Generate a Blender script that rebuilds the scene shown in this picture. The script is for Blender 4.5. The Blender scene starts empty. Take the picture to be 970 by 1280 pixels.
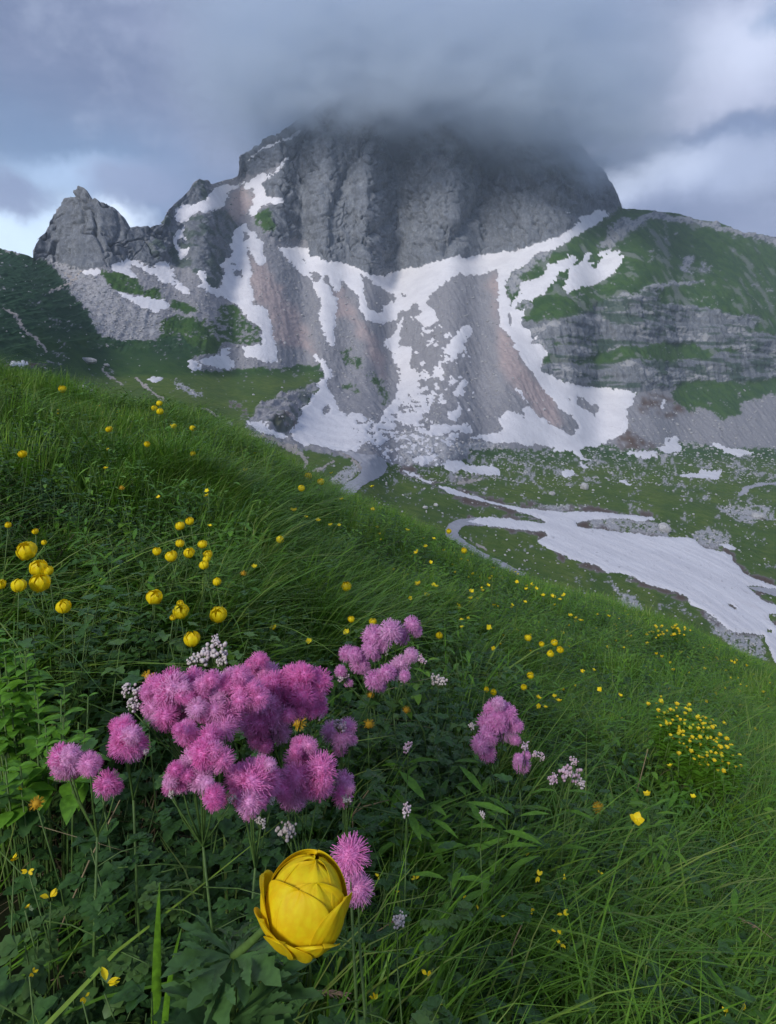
import bpy, math, random
import numpy as np
from mathutils import Vector, Matrix
random.seed(7); rng = np.random.default_rng(7)
SC = bpy.context.scene
HAZE = True
C = SC.collection

# ------------------------------------------------------------------ camera
F = 849.0                      # focal length in photo pixels (photo 970 x 1280)
CX, CY = 485.0, 500.0          # principal column, horizon row
cam = bpy.data.cameras.new('camera'); camo = bpy.data.objects.new('camera', cam); C.objects.link(camo)
cam.sensor_fit = 'HORIZONTAL'; cam.sensor_width = 36.0
cam.lens = 36.0 * F / 970.0
cam.shift_y = -(640.0 - CY) / 970.0
cam.clip_start = 0.02; cam.clip_end = 20000
camo.location = (0, 0, 0); camo.rotation_euler = (math.radians(90), 0, 0)
SC.camera = camo

def ray(px, py):               # point at one metre in front along a direction
    return (px - CX) / F, 1.0, (CY - py) / F

# ------------------------------------------------------------------ world
SUN_EL, SUN_AZ = math.radians(28), math.radians(-150)
w = bpy.data.worlds.new('World'); SC.world = w; w.use_nodes = True
wt = w.node_tree; wt.nodes.clear()
def N(t, kind, **kw):
    n = t.nodes.new(kind)
    for k, v in kw.items(): setattr(n, k, v)
    return n
def L(t, a, b): t.links.new(a, b)
def mathn(t, op, a, b=None, c=None, clamp=False):
    n = N(t, 'ShaderNodeMath', operation=op, use_clamp=clamp)
    for i, v in enumerate((a, b, c)):
        if v is None: continue
        if isinstance(v, (int, float)): n.inputs[i].default_value = v
        else: L(t, v, n.inputs[i])
    return n.outputs[0]
def vmath(t, op, a, b=None):
    n = N(t, 'ShaderNodeVectorMath', operation=op)
    for i, v in enumerate((a, b)):
        if v is None: continue
        if isinstance(v, (tuple, list)): n.inputs[i].default_value = v
        else: L(t, v, n.inputs[i])
    return n
def mixc(t, f, a, b):
    n = N(t, 'ShaderNodeMix', data_type='RGBA'); n.clamp_factor = True
    for s, v in ((n.inputs[0], f), (n.inputs[6], a), (n.inputs[7], b)):
        if isinstance(v, (int, float)): s.default_value = v
        elif isinstance(v, (tuple, list)): s.default_value = tuple(v) + ((1,) if len(v) == 3 else ())
        else: L(t, v, s)
    return n.outputs[2]
def smooth(t, v, lo, hi, a=0.0, b=1.0):
    n = N(t, 'ShaderNodeMapRange', interpolation_type='SMOOTHSTEP')
    L(t, v, n.inputs[0]); n.inputs[1].default_value = lo; n.inputs[2].default_value = hi
    n.inputs[3].default_value = a; n.inputs[4].default_value = b
    return n.outputs[0]
def noise(t, vec, scale, detail=4, rough=.55, dist=0.0, lac=2.0):
    n = N(t, 'ShaderNodeTexNoise'); n.inputs['Scale'].default_value = scale
    n.inputs['Detail'].default_value = detail; n.inputs['Roughness'].default_value = rough
    n.inputs['Distortion'].default_value = dist; n.inputs['Lacunarity'].default_value = lac
    if vec is not None: L(t, vec, n.inputs['Vector'])
    return n

tc = N(wt, 'ShaderNodeTexCoord'); D = tc.outputs['Generated']
sky = N(wt, 'ShaderNodeTexSky', sky_type='NISHITA'); sky.sun_disc = False
sky.sun_elevation = SUN_EL; sky.sun_rotation = SUN_AZ; sky.altitude = 2000
blue = vmath(wt, 'MULTIPLY', sky.outputs[0], (0.09, 0.09, 0.09)).outputs[0]
wn = noise(wt, D, 2.6, 6, .6)
warp = vmath(wt, 'SUBTRACT', wn.outputs['Color'], (.5, .5, .5)).outputs[0]
wn2 = noise(wt, D, 9.0, 5, .65)
warp2 = vmath(wt, 'SUBTRACT', wn2.outputs['Color'], (.5, .5, .5)).outputs[0]
Dw = vmath(wt, 'ADD', D, vmath(wt, 'MULTIPLY', warp, (.22, .0, .16)).outputs[0]).outputs[0]
Dw = vmath(wt, 'ADD', Dw, vmath(wt, 'MULTIPLY', warp2, (.09, .0, .07)).outputs[0]).outputs[0]
def blob(px, py, rx, ry, soft=1.0):
    d = Vector(ray(px, py)).normalized()
    s = vmath(wt, 'SUBTRACT', Dw, tuple(d)).outputs[0]
    s = vmath(wt, 'MULTIPLY', s, (F / rx, 1.2, F / ry)).outputs[0]
    ln = vmath(wt, 'LENGTH', s).outputs['Value']
    return smooth(wt, ln, 1.25, 1.25 - soft * 1.1)
cs = noise(wt, vmath(wt, 'MULTIPLY', D, (1.0, 1.0, 2.4)).outputs[0], 3.2, 7, .58, .3).outputs['Fac']
# stratus: grey-blue tones
col = mixc(wt, smooth(wt, cs, .32, .68), (.118, .152, .255), (.205, .240, .360))
# brighter broken cloud towards the lower sky and the right
def lay(col, f, c, k=1.0): return mixc(wt, mathn(wt, 'MULTIPLY', f, k), col, c)
gap = mathn(wt, 'MULTIPLY', blob(40, 285, 230, 150), smooth(wt, cs, .28, .50))
col = lay(col, blob(70, 200, 190, 95), blue, .75)
col = lay(col, blob(20, 300, 150, 75), (.56, .70, .88), .95)
col = lay(col, blob(115, 215, 85, 26), (.36, .48, .68), .8)
col = lay(col, blob(165, 268, 45, 24), (.64, .74, .90), .95)
col = lay(col, blob(5, 235, 46, 22, .8), (.17, .21, .34), .85)
col = lay(col, blob(180, 225, 70, 26, .8), (.19, .23, .36), .8)
col = lay(col, blob(835, 110, 165, 85), (.42, .45, .58), .9)
col = lay(col, blob(770, 60, 60, 40), (.52, .56, .70), .6)
col = lay(col, blob(930, 60, 70, 60), (.50, .55, .70), .6)
col = lay(col, blob(972, 16, 26, 26, .9), blue, .6)
col = lay(col, blob(875, 187, 150, 20), (.115, .16, .28), .9)
col = lay(col, blob(800, 225, 75, 34), (.52, .58, .72), .85)
col = lay(col, blob(900, 225, 110, 36), (.36, .42, .58), .6)
col = lay(col, smooth(wt, wn2.outputs['Fac'], .46, .72), (.40, .45, .58), .22)
bg = N(wt, 'ShaderNodeBackground'); L(wt, col, bg.inputs[0]); bg.inputs[1].default_value = 1.0
wo = N(wt, 'ShaderNodeOutputWorld'); L(wt, bg.outputs[0], wo.inputs[0])

sun = bpy.data.lights.new('sun', 'SUN'); suno = bpy.data.objects.new('sun', sun); C.objects.link(suno)
sun.energy = 1.8; sun.angle = math.radians(14); sun.color = (1.0, .965, .93)
sd = Vector((math.sin(SUN_AZ) * math.cos(SUN_EL), math.cos(SUN_AZ) * math.cos(SUN_EL), math.sin(SUN_EL)))
suno.rotation_euler = sd.to_track_quat('Z', 'Y').to_euler()
suno.location = sd * 50
SC.view_settings.view_transform = 'Standard'; SC.view_settings.look = 'None'
SC.view_settings.exposure = 0.72; SC.view_settings.gamma = 1.0
SC.cycles.use_denoising = True
SC.cycles.max_bounces = 12; SC.cycles.diffuse_bounces = 3; SC.cycles.transmission_bounces = 4
SC.cycles.volume_bounces = 7; SC.cycles.volume_step_rate = 1.0; SC.cycles.transparent_max_bounces = 8

# ------------------------------------------------------------------ numpy noise
def _hash(ix, iy, iz, seed):
    h = (ix.astype(np.int64) * 374761393 + iy.astype(np.int64) * 668265263 + iz.astype(np.int64) * 2147483647 + seed * 1274126177) & 0xffffffff
    h = ((h ^ (h >> 13)) * 1274126177) & 0xffffffff
    h = ((h ^ (h >> 16)) * 2246822519) & 0xffffffff
    return ((h ^ (h >> 15)) & 0xffff) / 32767.5 - 1.0
def vnoise(x, y, z, seed=0):
    fx, fy, fz = np.floor(x), np.floor(y), np.floor(z)
    ix, iy, iz = fx.astype(np.int64), fy.astype(np.int64), fz.astype(np.int64)
    a, b, c = x - fx, y - fy, z - fz
    a = a*a*a*(a*(a*6-15)+10); b = b*b*b*(b*(b*6-15)+10); c = c*c*c*(c*(c*6-15)+10)
    def hh(i, j, k): return _hash(ix+i, iy+j, iz+k, seed)
    x00 = hh(0,0,0)*(1-a)+hh(1,0,0)*a; x10 = hh(0,1,0)*(1-a)+hh(1,1,0)*a
    x01 = hh(0,0,1)*(1-a)+hh(1,0,1)*a; x11 = hh(0,1,1)*(1-a)+hh(1,1,1)*a
    return (x00*(1-b)+x10*b)*(1-c)+(x01*(1-b)+x11*b)*c
def fbm(x, y, z, octv=4, seed=0, gain=.5):
    s = 0; a = 1.0; t = 0
    for o in range(octv):
        s = s + a*vnoise(x, y, z, seed+o*17); t += a; a *= gain
        x, y, z = x*2.03+3.1, y*2.03+1.7, z*2.03+9.2
    return s/t
def ridged(x, y, z, octv=4, seed=0, gain=.5):
    s = 0; a = 1.0; t = 0
    for o in range(octv):
        s = s + a*(1-np.abs(vnoise(x, y, z, seed+o*31))*2.0); t += a; a *= gain
        x, y, z = x*2.1+5.1, y*2.1+2.7, z*2.1+7.2
    return s/t

# ------------------------------------------------------------------ object helpers
def tag(o, label=None, cat=None, group=None, kind=None):
    if label: o['label'] = label
    if cat: o['category'] = cat
    if group: o['group'] = group
    if kind: o['kind'] = kind
    return o
def mesh_np(name, V, Fq, mats=(), smooth_=True, attrs=None, mat_idx=None):
    me = bpy.data.meshes.new(name)
    V = np.asarray(V, np.float32); Fq = np.asarray(Fq, np.int32)
    n, k = Fq.shape
    me.vertices.add(len(V)); me.vertices.foreach_set('co', V.ravel())
    me.loops.add(n*k); me.loops.foreach_set('vertex_index', Fq.ravel())
    me.polygons.add(n); me.polygons.foreach_set('loop_start', np.arange(0, n*k, k, dtype=np.int32))
    me.polygons.foreach_set('loop_total', np.full(n, k, np.int32))
    for m in mats: me.materials.append(m)
    if mat_idx is not None: me.polygons.foreach_set('material_index', np.asarray(mat_idx, np.int32))
    me.update(calc_edges=True)
    me.polygons.foreach_set('use_smooth', np.full(n, smooth_, bool))
    if attrs:
        for a, v in attrs.items():
            at = me.attributes.new(a, 'FLOAT', 'POINT'); at.data.foreach_set('value', np.asarray(v, np.float32).ravel())
    return me
def link(name, data, parent=None, loc=None):
    o = bpy.data.objects.new(name, data); C.objects.link(o)
    if parent is not None: o.parent = parent
    if loc is not None: o.location = loc
    return o
class MB:
    """collects triangles / quads for one mesh"""
    def __init__(s): s.v = []; s.f = []; s.m = []
    def add(s, verts, faces, m=0):
        b = len(s.v); s.v.extend([tuple(p) for p in verts]); s.f.extend([tuple(b+i for i in f) for f in faces]); s.m.extend([m]*len(faces))
    def tube(s, pts, rad, n=5, m=0):
        pts = [Vector(p) for p in pts]; V = []; R = []
        for i, p in enumerate(pts):
            d = (pts[min(i+1, len(pts)-1)] - pts[max(i-1, 0)]).normalized()
            a = d.orthogonal().normalized() if i == 0 else (R[-1] - d*R[-1].dot(d)).normalized()
            R.append(a); b = d.cross(a)
            r = rad[i] if isinstance(rad, (list, tuple)) else rad
            for k in range(n):
                t = 2*math.pi*k/n; V.append(p + (a*math.cos(t)+b*math.sin(t))*r)
        Fc = [(i*n+k, i*n+(k+1) % n, (i+1)*n+(k+1) % n, (i+1)*n+k) for i in range(len(pts)-1) for k in range(n)]
        Fc.append(tuple(range((len(pts)-1)*n, len(pts)*n)))
        s.add(V, Fc, m)
    def sphere(s, c, r, seg=7, ring=5, m=0, sq=(1, 1, 1)):
        V = [(c[0], c[1], c[2]+r*sq[2])]
        for i in range(1, ring):
            th = math.pi*i/ring
            for k in range(seg):
                ph = 2*math.pi*k/seg
                V.append((c[0]+r*sq[0]*math.sin(th)*math.cos(ph), c[1]+r*sq[1]*math.sin(th)*math.sin(ph), c[2]+r*sq[2]*math.cos(th)))
        V.append((c[0], c[1], c[2]-r*sq[2])); Fc = []
        for k in range(seg):
            Fc.append((0, 1+k, 1+(k+1) % seg)); e = 1+(ring-2)*seg
            Fc.append((len(V)-1, e+(k+1) % seg, e+k))
        for i in range(ring-2):
            for k in range(seg):
                a = 1+i*seg
                Fc.append((a+k, a+seg+k, a+seg+(k+1) % seg, a+(k+1) % seg))
        s.add(V, Fc, m)
    def data(s, name, mats, smooth_=True):
        me = bpy.data.meshes.new(name); me.from_pydata(s.v, [], s.f)
        for m in mats: me.materials.append(m)
        me.polygons.foreach_set('material_index', s.m)
        me.polygons.foreach_set('use_smooth', [smooth_]*len(s.f)); me.update()
        return me

# ------------------------------------------------------------------ materials
def newmat(name):
    m = bpy.data.materials.new(name); m.use_nodes = True; t = m.node_tree; t.nodes.clear()
    out = N(t, 'ShaderNodeOutputMaterial'); return m, t, out
def attr(t, name):
    n = N(t, 'ShaderNodeAttribute', attribute_name=name); return n.outputs['Fac']
def bump(t, h, strength, dist):
    b = N(t, 'ShaderNodeBump'); b.inputs['Strength'].default_value = strength; b.inputs['Distance'].default_value = dist
    L(t, h, b.inputs['Height']); return b.outputs[0]
def principled(t, out, col, rough=.8, spec=.3, nrm=None):
    p = N(t, 'ShaderNodeBsdfPrincipled')
    if isinstance(col, tuple): p.inputs['Base Color'].default_value = col + (1,)
    else: L(t, col, p.inputs['Base Color'])
    p.inputs['Roughness'].default_value = rough; p.inputs['Specular IOR Level'].default_value = spec
    if nrm is not None: L(t, nrm, p.inputs['Normal'])
    if out is not None: L(t, p.outputs[0], out.inputs[0])
    return p

def terrain_material():
    m, t, out = newmat('alpine_terrain')
    g = N(t, 'ShaderNodeNewGeometry').outputs['Position']
    n1 = noise(t, g, .035, 8, .65).outputs['Fac']
    n2 = noise(t, g, .25, 8, .7).outputs['Fac']
    st = noise(t, vmath(t, 'MULTIPLY', g, (.12, .12, .02)).outputs[0], 1.0, 6, .7, 1.2).outputs['Fac']
    n3 = noise(t, g, 1.6, 5, .7).outputs['Fac']
    rock = mixc(t, smooth(t, n1, .35, .65), (.145, .162, .190), (.210, .224, .248))
    rock = mixc(t, smooth(t, st, .38, .62), rock, (.255, .27, .29))
    cr = noise(t, vmath(t, 'MULTIPLY', g, (.11, .11, .05)).outputs[0], 1.0, 7, .62, 1.6).outputs['Fac']
    cl = mathn(t, 'ABSOLUTE', mathn(t, 'SUBTRACT', cr, .5))
    rock = mixc(t, mathn(t, 'MULTIPLY', smooth(t, cl, .022, .0), .75), rock, (.085, .092, .105))
    cr2 = noise(t, vmath(t, 'MULTIPLY', g, (.30, .30, .16)).outputs[0], 1.0, 6, .6, 1.2).outputs['Fac']
    cl2 = mathn(t, 'ABSOLUTE', mathn(t, 'SUBTRACT', cr2, .5))
    rock = mixc(t, mathn(t, 'MULTIPLY', smooth(t, cl2, .03, .0), .55), rock, (.09, .10, .115))
    rock = mixc(t, mathn(t, 'MULTIPLY', smooth(t, n2, .58, .44), .45), rock, (.12, .128, .145))
    scree = mixc(t, smooth(t, n3, .3, .7), (.235, .235, .255), (.35, .345, .36))
    scree = mixc(t, smooth(t, n2, .40, .62), scree, (.26, .255, .27))
    sk = noise(t, vmath(t, 'MULTIPLY', g, (.30, .02, .03)).outputs[0], 1.0, 5, .65, .8).outputs['Fac']
    scree = mixc(t, mathn(t, 'MULTIPLY', smooth(t, sk, .48, .66), .5), scree, (.18, .18, .20))
    vo = noise(t, g, .55, 3, .8).outputs['Fac']
    scree = mixc(t, mathn(t, 'MULTIPLY', smooth(t, vo, .58, .68), .6), scree, (.45, .445, .45))
    rock = mixc(t, attr(t, 'scree'), rock, scree)
    pink = mixc(t, smooth(t, n2, .35, .65), (.37, .30, .295), (.46, .38, .365))
    rock = mixc(t, attr(t, 'pink'), rock, pink)
    pale = mixc(t, smooth(t, n3, .35, .65), (.33, .33, .34), (.55, .545, .55))
    rock = mixc(t, attr(t, 'pale'), rock, pale)
    soil = mixc(t, n2, (.085, .055, .04), (.15, .105, .085))
    rock = mixc(t, attr(t, 'soil'), rock, soil)
    gn = noise(t, g, .06, 7, .7).outputs['Fac']
    gr = mixc(t, smooth(t, gn, .38, .62), (.030, .078, .022), (.056, .118, .026))
    gr = mixc(t, mathn(t, 'MULTIPLY', smooth(t, n3, .45, .75), .6), gr, (.075, .115, .04))
    gr = mixc(t, mathn(t, 'MULTIPLY', smooth(t, n2, .52, .66), .35), gr, (.085, .105, .05))
    gr = mixc(t, mathn(t, 'MULTIPLY', attr(t, 'warm'), 1.0), gr, mixc(t, smooth(t, n2, .35, .65), (.070, .125, .022), (.125, .175, .038)))
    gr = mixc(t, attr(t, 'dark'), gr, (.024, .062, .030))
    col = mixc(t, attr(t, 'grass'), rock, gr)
    h = mathn(t, 'ADD', mathn(t, 'MULTIPLY', n2, 1.0), mathn(t, 'MULTIPLY', n3, .35))
    principled(t, out, col, .92, .12, bump(t, h, .45, 1.0))
    return m
def snow_material():
    m, t, out = newmat('old_snow')
    g = N(t, 'ShaderNodeNewGeometry').outputs['Position']
    n1 = noise(t, g, .05, 6, .6).outputs['Fac']
    n2 = noise(t, vmath(t, 'MULTIPLY', g, (1.0, .5, 1.0)).outputs[0], .5, 6, .7, .6).outputs['Fac']
    c = mixc(t, smooth(t, n1, .35, .65), (.71, .695, .715), (.79, .775, .79))
    c = mixc(t, mathn(t, 'MULTIPLY', smooth(t, n2, .57, .72), .7), c, (.40, .38, .39))
    c = mixc(t, mathn(t, 'MULTIPLY', smooth(t, n1, .58, .75), .3), c, (.62, .56, .55))
    principled(t, out, c, .75, .2, bump(t, n2, .8, .5))
    return m
def simple_rock(name, a, b, sc, dist):
    m, t, out = newmat(name)
    g = N(t, 'ShaderNodeNewGeometry').outputs['Position']
    n = noise(t, g, sc, 6, .65).outputs['Fac']
    principled(t, out, mixc(t, smooth(t, n, .35, .65), a, b), .9, .15, bump(t, n, .6, dist))
    return m
M_TERR = terrain_material(); M_SNOW = snow_material()
M_ROAD = simple_rock('worn_asphalt', (.36, .36, .385), (.43, .43, .455), .6, .05)
M_PATH = simple_rock('trodden_gravel', (.32, .28, .25), (.46, .42, .38), .9, .1)
M_BOULDER = simple_rock('limestone_boulder', (.27, .275, .285), (.46, .46, .465), 1.1, .15)
M_DARKROCK = simple_rock('field_ground', (.03, .05, .02), (.07, .09, .03), .02, .2)

def plant_mat(name, ca, cb, cc=None, rough=.5, trans=.35, spot=3.0, spec=.3):
    m, t, out = newmat(name)
    oi = N(t, 'ShaderNodeObjectInfo')
    ln = noise(t, oi.outputs['Location'], spot, 3, .6).outputs['Fac']
    c = mixc(t, smooth(t, ln, .35, .65), ca, cb)
    if cc: c = mixc(t, smooth(t, oi.outputs['Random'], .55, 1.0), c, cc)
    g = N(t, 'ShaderNodeNewGeometry').outputs['Position']
    fn = noise(t, g, 160, 2, .5).outputs['Fac']
    c = mixc(t, mathn(t, 'MULTIPLY', smooth(t, fn, .35, .7), .35), c, tuple(min(1, v*1.9) for v in cb))
    p = principled(t, None, c, rough, spec)
    tr = N(t, 'ShaderNodeBsdfTranslucent'); L(t, c, tr.inputs[0])
    mx = N(t, 'ShaderNodeMixShader'); mx.inputs[0].default_value = trans
    L(t, p.outputs[0], mx.inputs[1]); L(t, tr.outputs[0], mx.inputs[2]); L(t, mx.outputs[0], out.inputs[0])
    return m
M_GRASS = plant_mat('grass_blades', (.066, .168, .013), (.130, .280, .020), (.22, .33, .05), .42, .25, 1.2)
M_GRASSB = plant_mat('sedge_blades', (.052, .135, .016), (.098, .215, .024), (.24, .30, .07), .42, .22, 2.0)
M_LEAF = plant_mat('leaf_green', (.060, .160, .015), (.10, .230, .020), (.15, .29, .03), .45, .25, 3.0)
M_LEAFD = plant_mat('leaf_bluegreen', (.032, .085, .022), (.050, .120, .028), (.085, .16, .04), .45, .2, 3.0)
M_LEAFL = plant_mat('leaf_bright', (.085, .235, .020), (.13, .300, .028), (.07, .18, .02), .42, .25, 6.0)
M_STEM = plant_mat('stem_green', (.065, .125, .030), (.085, .150, .035), None, .5, .1, 3.0)
M_DRY = plant_mat('dry_straw', (.20, .15, .085), (.32, .26, .15), None, .8, .2, 5.0)
M_YEL = plant_mat('yellow_sepal', (.88, .65, .008), (.93, .73, .012), None, .45, .3, 5.0, .25)
M_YELS = plant_mat('yellow_blossom', (.88, .63, .01), (.92, .74, .02), None, .5, .2, 5.0, .25)
M_ORG = plant_mat('ochre_flower_head', (.45, .26, .012), (.58, .33, .02), None, .7, .2, 5.0)
M_PINK = plant_mat('pink_stamens', (.92, .19, .57), (.95, .29, .66), (.95, .48, .78), .6, .25, 8.0)
M_PINKP = plant_mat('pale_pink_stamens', (.90, .33, .74), (.93, .42, .80), (.94, .52, .84), .6, .35, 8.0)
M_BUD = plant_mat('pale_bud', (.58, .46, .50), (.66, .58, .52), (.52, .28, .42), .55, .15, 9.0)
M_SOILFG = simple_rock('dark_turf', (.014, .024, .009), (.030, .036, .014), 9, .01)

# ------------------------------------------------------------------ traced outlines (photo windows -> photo pixels)
WIN = dict(A=(0,220,4.85), B=(200,120,4.85), Cc=(200,300,4.85), D=(350,300,4.85), E=(500,300,4.85), Fw=(350,440,4.85),
           G=(500,430,4.85), H=(620,240,4.85), I=(640,430,4.85), J=(770,250,4.85), K=(770,450,4.85),
           Lw=(500,560,4.0417), M=(730,600,4.0417), Nw=(0,380,4.85), O=(200,430,4.85), X=(380,120,2.425))
def W(k, pts):
    x, y, s = WIN[k]; return [(x+a/s, y+b/s) for a, b in pts]

SKY = W('A', []) + [(-90,285),(0,309)] + W('A',[(190,497),(202,500),(204,440),(232,375),(272,350),(292,310),(345,215),(400,135),(440,118),(460,85),(490,72),(520,85),(545,130),(600,160),(655,180),(700,205),(740,265),(770,320),(870,318),(900,308),(970,300)]) \
    + W('B',[(20,740),(50,690),(110,630),(170,580),(190,540),(235,508),(270,515),(305,540),(380,512),(465,490),(480,450),(475,380),(490,360),(560,330),(640,270),(740,215)]) \
    + [(372,150),(410,128),(460,112),(520,100),(570,95),(620,100),(665,118),(700,150)] \
    + W('X',[(860,190),(900,225),(935,270),(960,325)]) + W('J',[(40,45),(180,58),(240,66),(400,90),(550,130),(620,137),(700,170),(790,200),(860,205),(970,225)]) + [(1060,305)]
FGS = [(-90,455),(0,471),(18,476),(68,490),(124,501),(186,504),(230,510),(262,521),(290,540),(324,560),(360,590),(418,613),(453,624),(500,644),(557,671),(599,696),(638,711),(685,730),(730,745),(780,762),(829,778),(878,798),(928,825),(970,850),(1060,900)]

SNOW = {}
SNOW['upper apron'] = (W('D',[(0,50),(100,45),(175,55),(180,100),(230,105),(300,130),(400,150),(480,180),(540,210),(620,220),(700,200),(780,175),(880,155)]) +
  W('E',[(242,130),(300,110),(430,105),(500,90),(620,75),(700,65),(780,45),(850,20),(900,5)]) +
  W('H',[(390,270),(430,240),(510,180),(490,165),(540,145),(600,122),(660,118),(670,128),(710,125),(640,165),(590,200),(520,240),(440,290),(350,355),(270,365),(220,400),(150,460),(80,510),(55,570),(65,620),(90,690),(120,700),(130,725),(190,720),(180,745),(140,770),(170,810),(200,850),(210,890),(250,870),(205,905),(205,925),(270,915),(290,940),(305,970)]) +
  W('I',[(215,60),(170,120),(165,170),(230,190),(310,235),(400,250),(480,262),(570,270),(650,275),(755,295),(720,380),(680,440),(705,490),(690,545),(640,570),(580,585),(540,610),(450,630),(400,655),(440,690),(490,705),(450,710),(420,700),(370,660),(300,645),(260,650),(270,625),(200,615),(150,600),(100,610),(0,600)]) +
  W('G',[(560,605),(480,580),(410,570),(480,560),(590,540),(630,510),(600,480),(595,450),(640,415),(700,405),(730,430),(760,465),(740,400),(770,370),(720,310),(690,275),(720,275),(750,320),(770,370),(800,400),(840,450),(880,460),(920,495),(970,525)]) +
  W('I',[(350,555),(385,545),(370,515),(410,515),(390,470),(370,435),(310,410),(285,375),(265,345),(200,295),(150,220),(80,130),(10,20)]) +
  W('E',[(690,630),(650,570),(610,520),(605,400),(600,320),(585,240),(605,215),(595,190),(585,175),(560,175),(520,205),(440,210),(340,210),(300,230),(230,290),(190,340),(170,370)]) +
  W('D',[(860,400),(800,375),(790,420),(745,440),(740,400),(730,440),(715,460),(700,490),(630,510),(560,500),(520,490),(495,440),(480,350),(430,290),(372,240),(365,285),(350,310),(322,300),(350,360),(335,480),(330,640),(310,645),(260,580),(240,480),(245,370),(200,270),(170,220),(130,205),(100,170),(40,120)]))
SNOW['central gully'] = (W('D',[(715,480),(720,540),(700,570),(640,590),(640,640),(700,680),(670,690),(700,740),(730,790),(730,870)]) +
  W('Fw',[(725,180),(715,250),(680,320),(630,340),(610,410),(590,425),(540,410),(490,370),(430,370),(390,395),(370,350),(320,280),(290,200),(290,160),(320,150),(315,115),(290,100),(210,10),(195,20),(215,45),(270,125),(270,150),(215,195),(230,230),(190,270),(170,320),(125,350),(140,390),(90,420),(90,470),(60,480),(75,530),(120,560),(250,590),(350,605),(470,612),(480,585),(520,550),(620,558),(700,510),(740,520),(730,480),(700,440),(690,420),(730,420),(780,440),(830,490),(870,500),(850,480),(900,450),(860,430),(900,400),(870,370),(920,350),(910,330),(925,270),(870,250),(830,220),(810,180),(850,170),(840,130),(790,120),(785,60),(800,10)]) +
  W('D',[(800,640),(770,650),(725,640),(722,600),(735,540),(735,480)]))
SNOW['left gully'] = W('Cc',[(510,-95),(560,-50),(600,-10),(630,20),(625,90),(650,145),(600,155),(575,100),(545,50),(530,70),(545,130),(555,200),(550,290),(575,330),(560,360),(565,400),(605,395),(655,420),(680,540),(690,600),(710,690),(700,735),(650,750),(600,720),(515,710),(505,655),(560,655),(610,640),(620,600),(605,590),(620,560),(605,520),(550,490),(525,455),(500,410),(450,385),(400,360),(370,340),(310,325),(250,300),(230,280),(260,260),(225,215),(235,190),(270,190),(280,230),(275,260),(300,290),(340,300),(370,290),(385,250),(380,210),(395,190),(380,150),(390,120),(430,105),(445,60),(420,40),(450,20),(430,-10),(450,-50),(480,-80)])
SNOW['upper left bowl'] = W('B',[(85,750),(95,700),(120,672),(200,655),(270,625),(310,580),(320,560),(365,545),(440,540),(500,522),(525,515),(500,535),(430,570),(405,600),(410,625),(380,670),(340,690),(260,708),(200,725),(180,745),(150,762),(100,765)])
SNOW['forked couloir'] = W('B',[(770,362),(775,372),(715,455),(655,500),(632,520),(625,545),(640,600),(680,622),(740,622),(752,635),(730,652),(690,662),(660,648),(625,665),(600,690),(585,720),(570,740),(550,715),(548,690),(565,650),(570,610),(562,560),(510,572),(515,548),(550,515),(590,485),(640,460),(650,490),(690,460),(735,400)])
SNOW['thin ramp'] = W('B',[(850,210),(835,240),(780,268),(700,300),(600,350),(540,382),(530,375),(580,345),(660,310),(730,280),(800,240)])
SNOW['small hook'] = W('B',[(95,830),(150,800),(140,845),(160,870),(108,885),(100,905),(128,920),(175,938),(150,985),(105,985),(118,935),(75,910),(75,860)])
SNOW['spur foot'] = W('A',[(670,555),(700,535),(760,510),(800,512),(860,540),(930,560),(970,523),(1010,518),(1030,558),(1050,578),(1045,618),(1065,648),(1100,663),(1155,698),(1150,718),(1120,718),(1060,668),(970,628),(930,600),(850,560),(800,545),(790,560),(825,600),(820,625),(760,600),(700,590),(680,580)])
SNOW['spur notch'] = W('A',[(495,580),(540,575),(600,568),(615,575),(610,605),(590,612),(540,600),(500,590)])
SNOW['slab under spur'] = W('A',[(715,700),(760,710),(830,740),(890,738),(960,750),(1000,760),(1020,790),(1010,815),(970,810),(960,845),(940,840),(920,815),(850,790),(790,760),(750,740)])
SNOW['shoulder strip'] = W('H',[(140,548),(210,540),(270,520),(300,490),(310,450),(370,430),(440,410),(440,390),(500,395),(480,430),(450,450),(400,480),(350,540),(320,580),(290,610),(240,640),(205,665),(195,645),(170,660),(130,690),(120,715),(95,700),(100,670),(150,610)])
SNOW['shoulder bowl'] = W('H',[(445,455),(480,450),(520,430),(540,380),(590,355),(580,390),(530,440),(600,420),(560,460),(545,475),(600,450),(660,400),(620,390),(620,370),(680,350),(705,338),(665,380),(735,355),(755,370),(735,390),(765,398),(760,430),(735,460),(700,500),(660,530),(590,560),(520,580),(470,600),(430,625),(435,600),(415,580),(430,520)])
SNOW['cliff streak'] = W('H',[(408,108),(420,108),(452,134),(440,138)])
SNOW['hollow on the left slope'] = W('Cc',[(225,740),(300,715),(370,700),(375,665),(410,658),(430,680),(410,700),(440,750),(465,768),(400,788),(350,775),(280,765)])
SNOW['left slope scrap'] = W('Cc',[(165,760),(180,720),(215,740),(235,790),(205,795)])
SNOW['knoll foot'] = W('O',[(520,480),(560,480),(620,500),(680,540),(760,560),(770,590),(720,580),(640,560),(560,520)])
SNOW['saddle'] = W('Nw',[(55,365),(90,345),(150,350),(170,365),(120,375),(60,372)])
SNOW['left bank scrap'] = W('Nw',[(885,455),(930,440),(980,445),(985,460),(930,485)])
SNOW['scree island one'] = W('E',[(370,518),(430,530),(450,560),(400,590),(390,620),(385,655),(400,670),(350,690),(340,715),(300,745),(310,710),(270,690),(280,650),(310,600),(345,580),(360,545)])
SNOW['scree island two'] = W('G',[(205,140),(235,145),(275,180),(240,210),(200,205),(205,170)])
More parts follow.
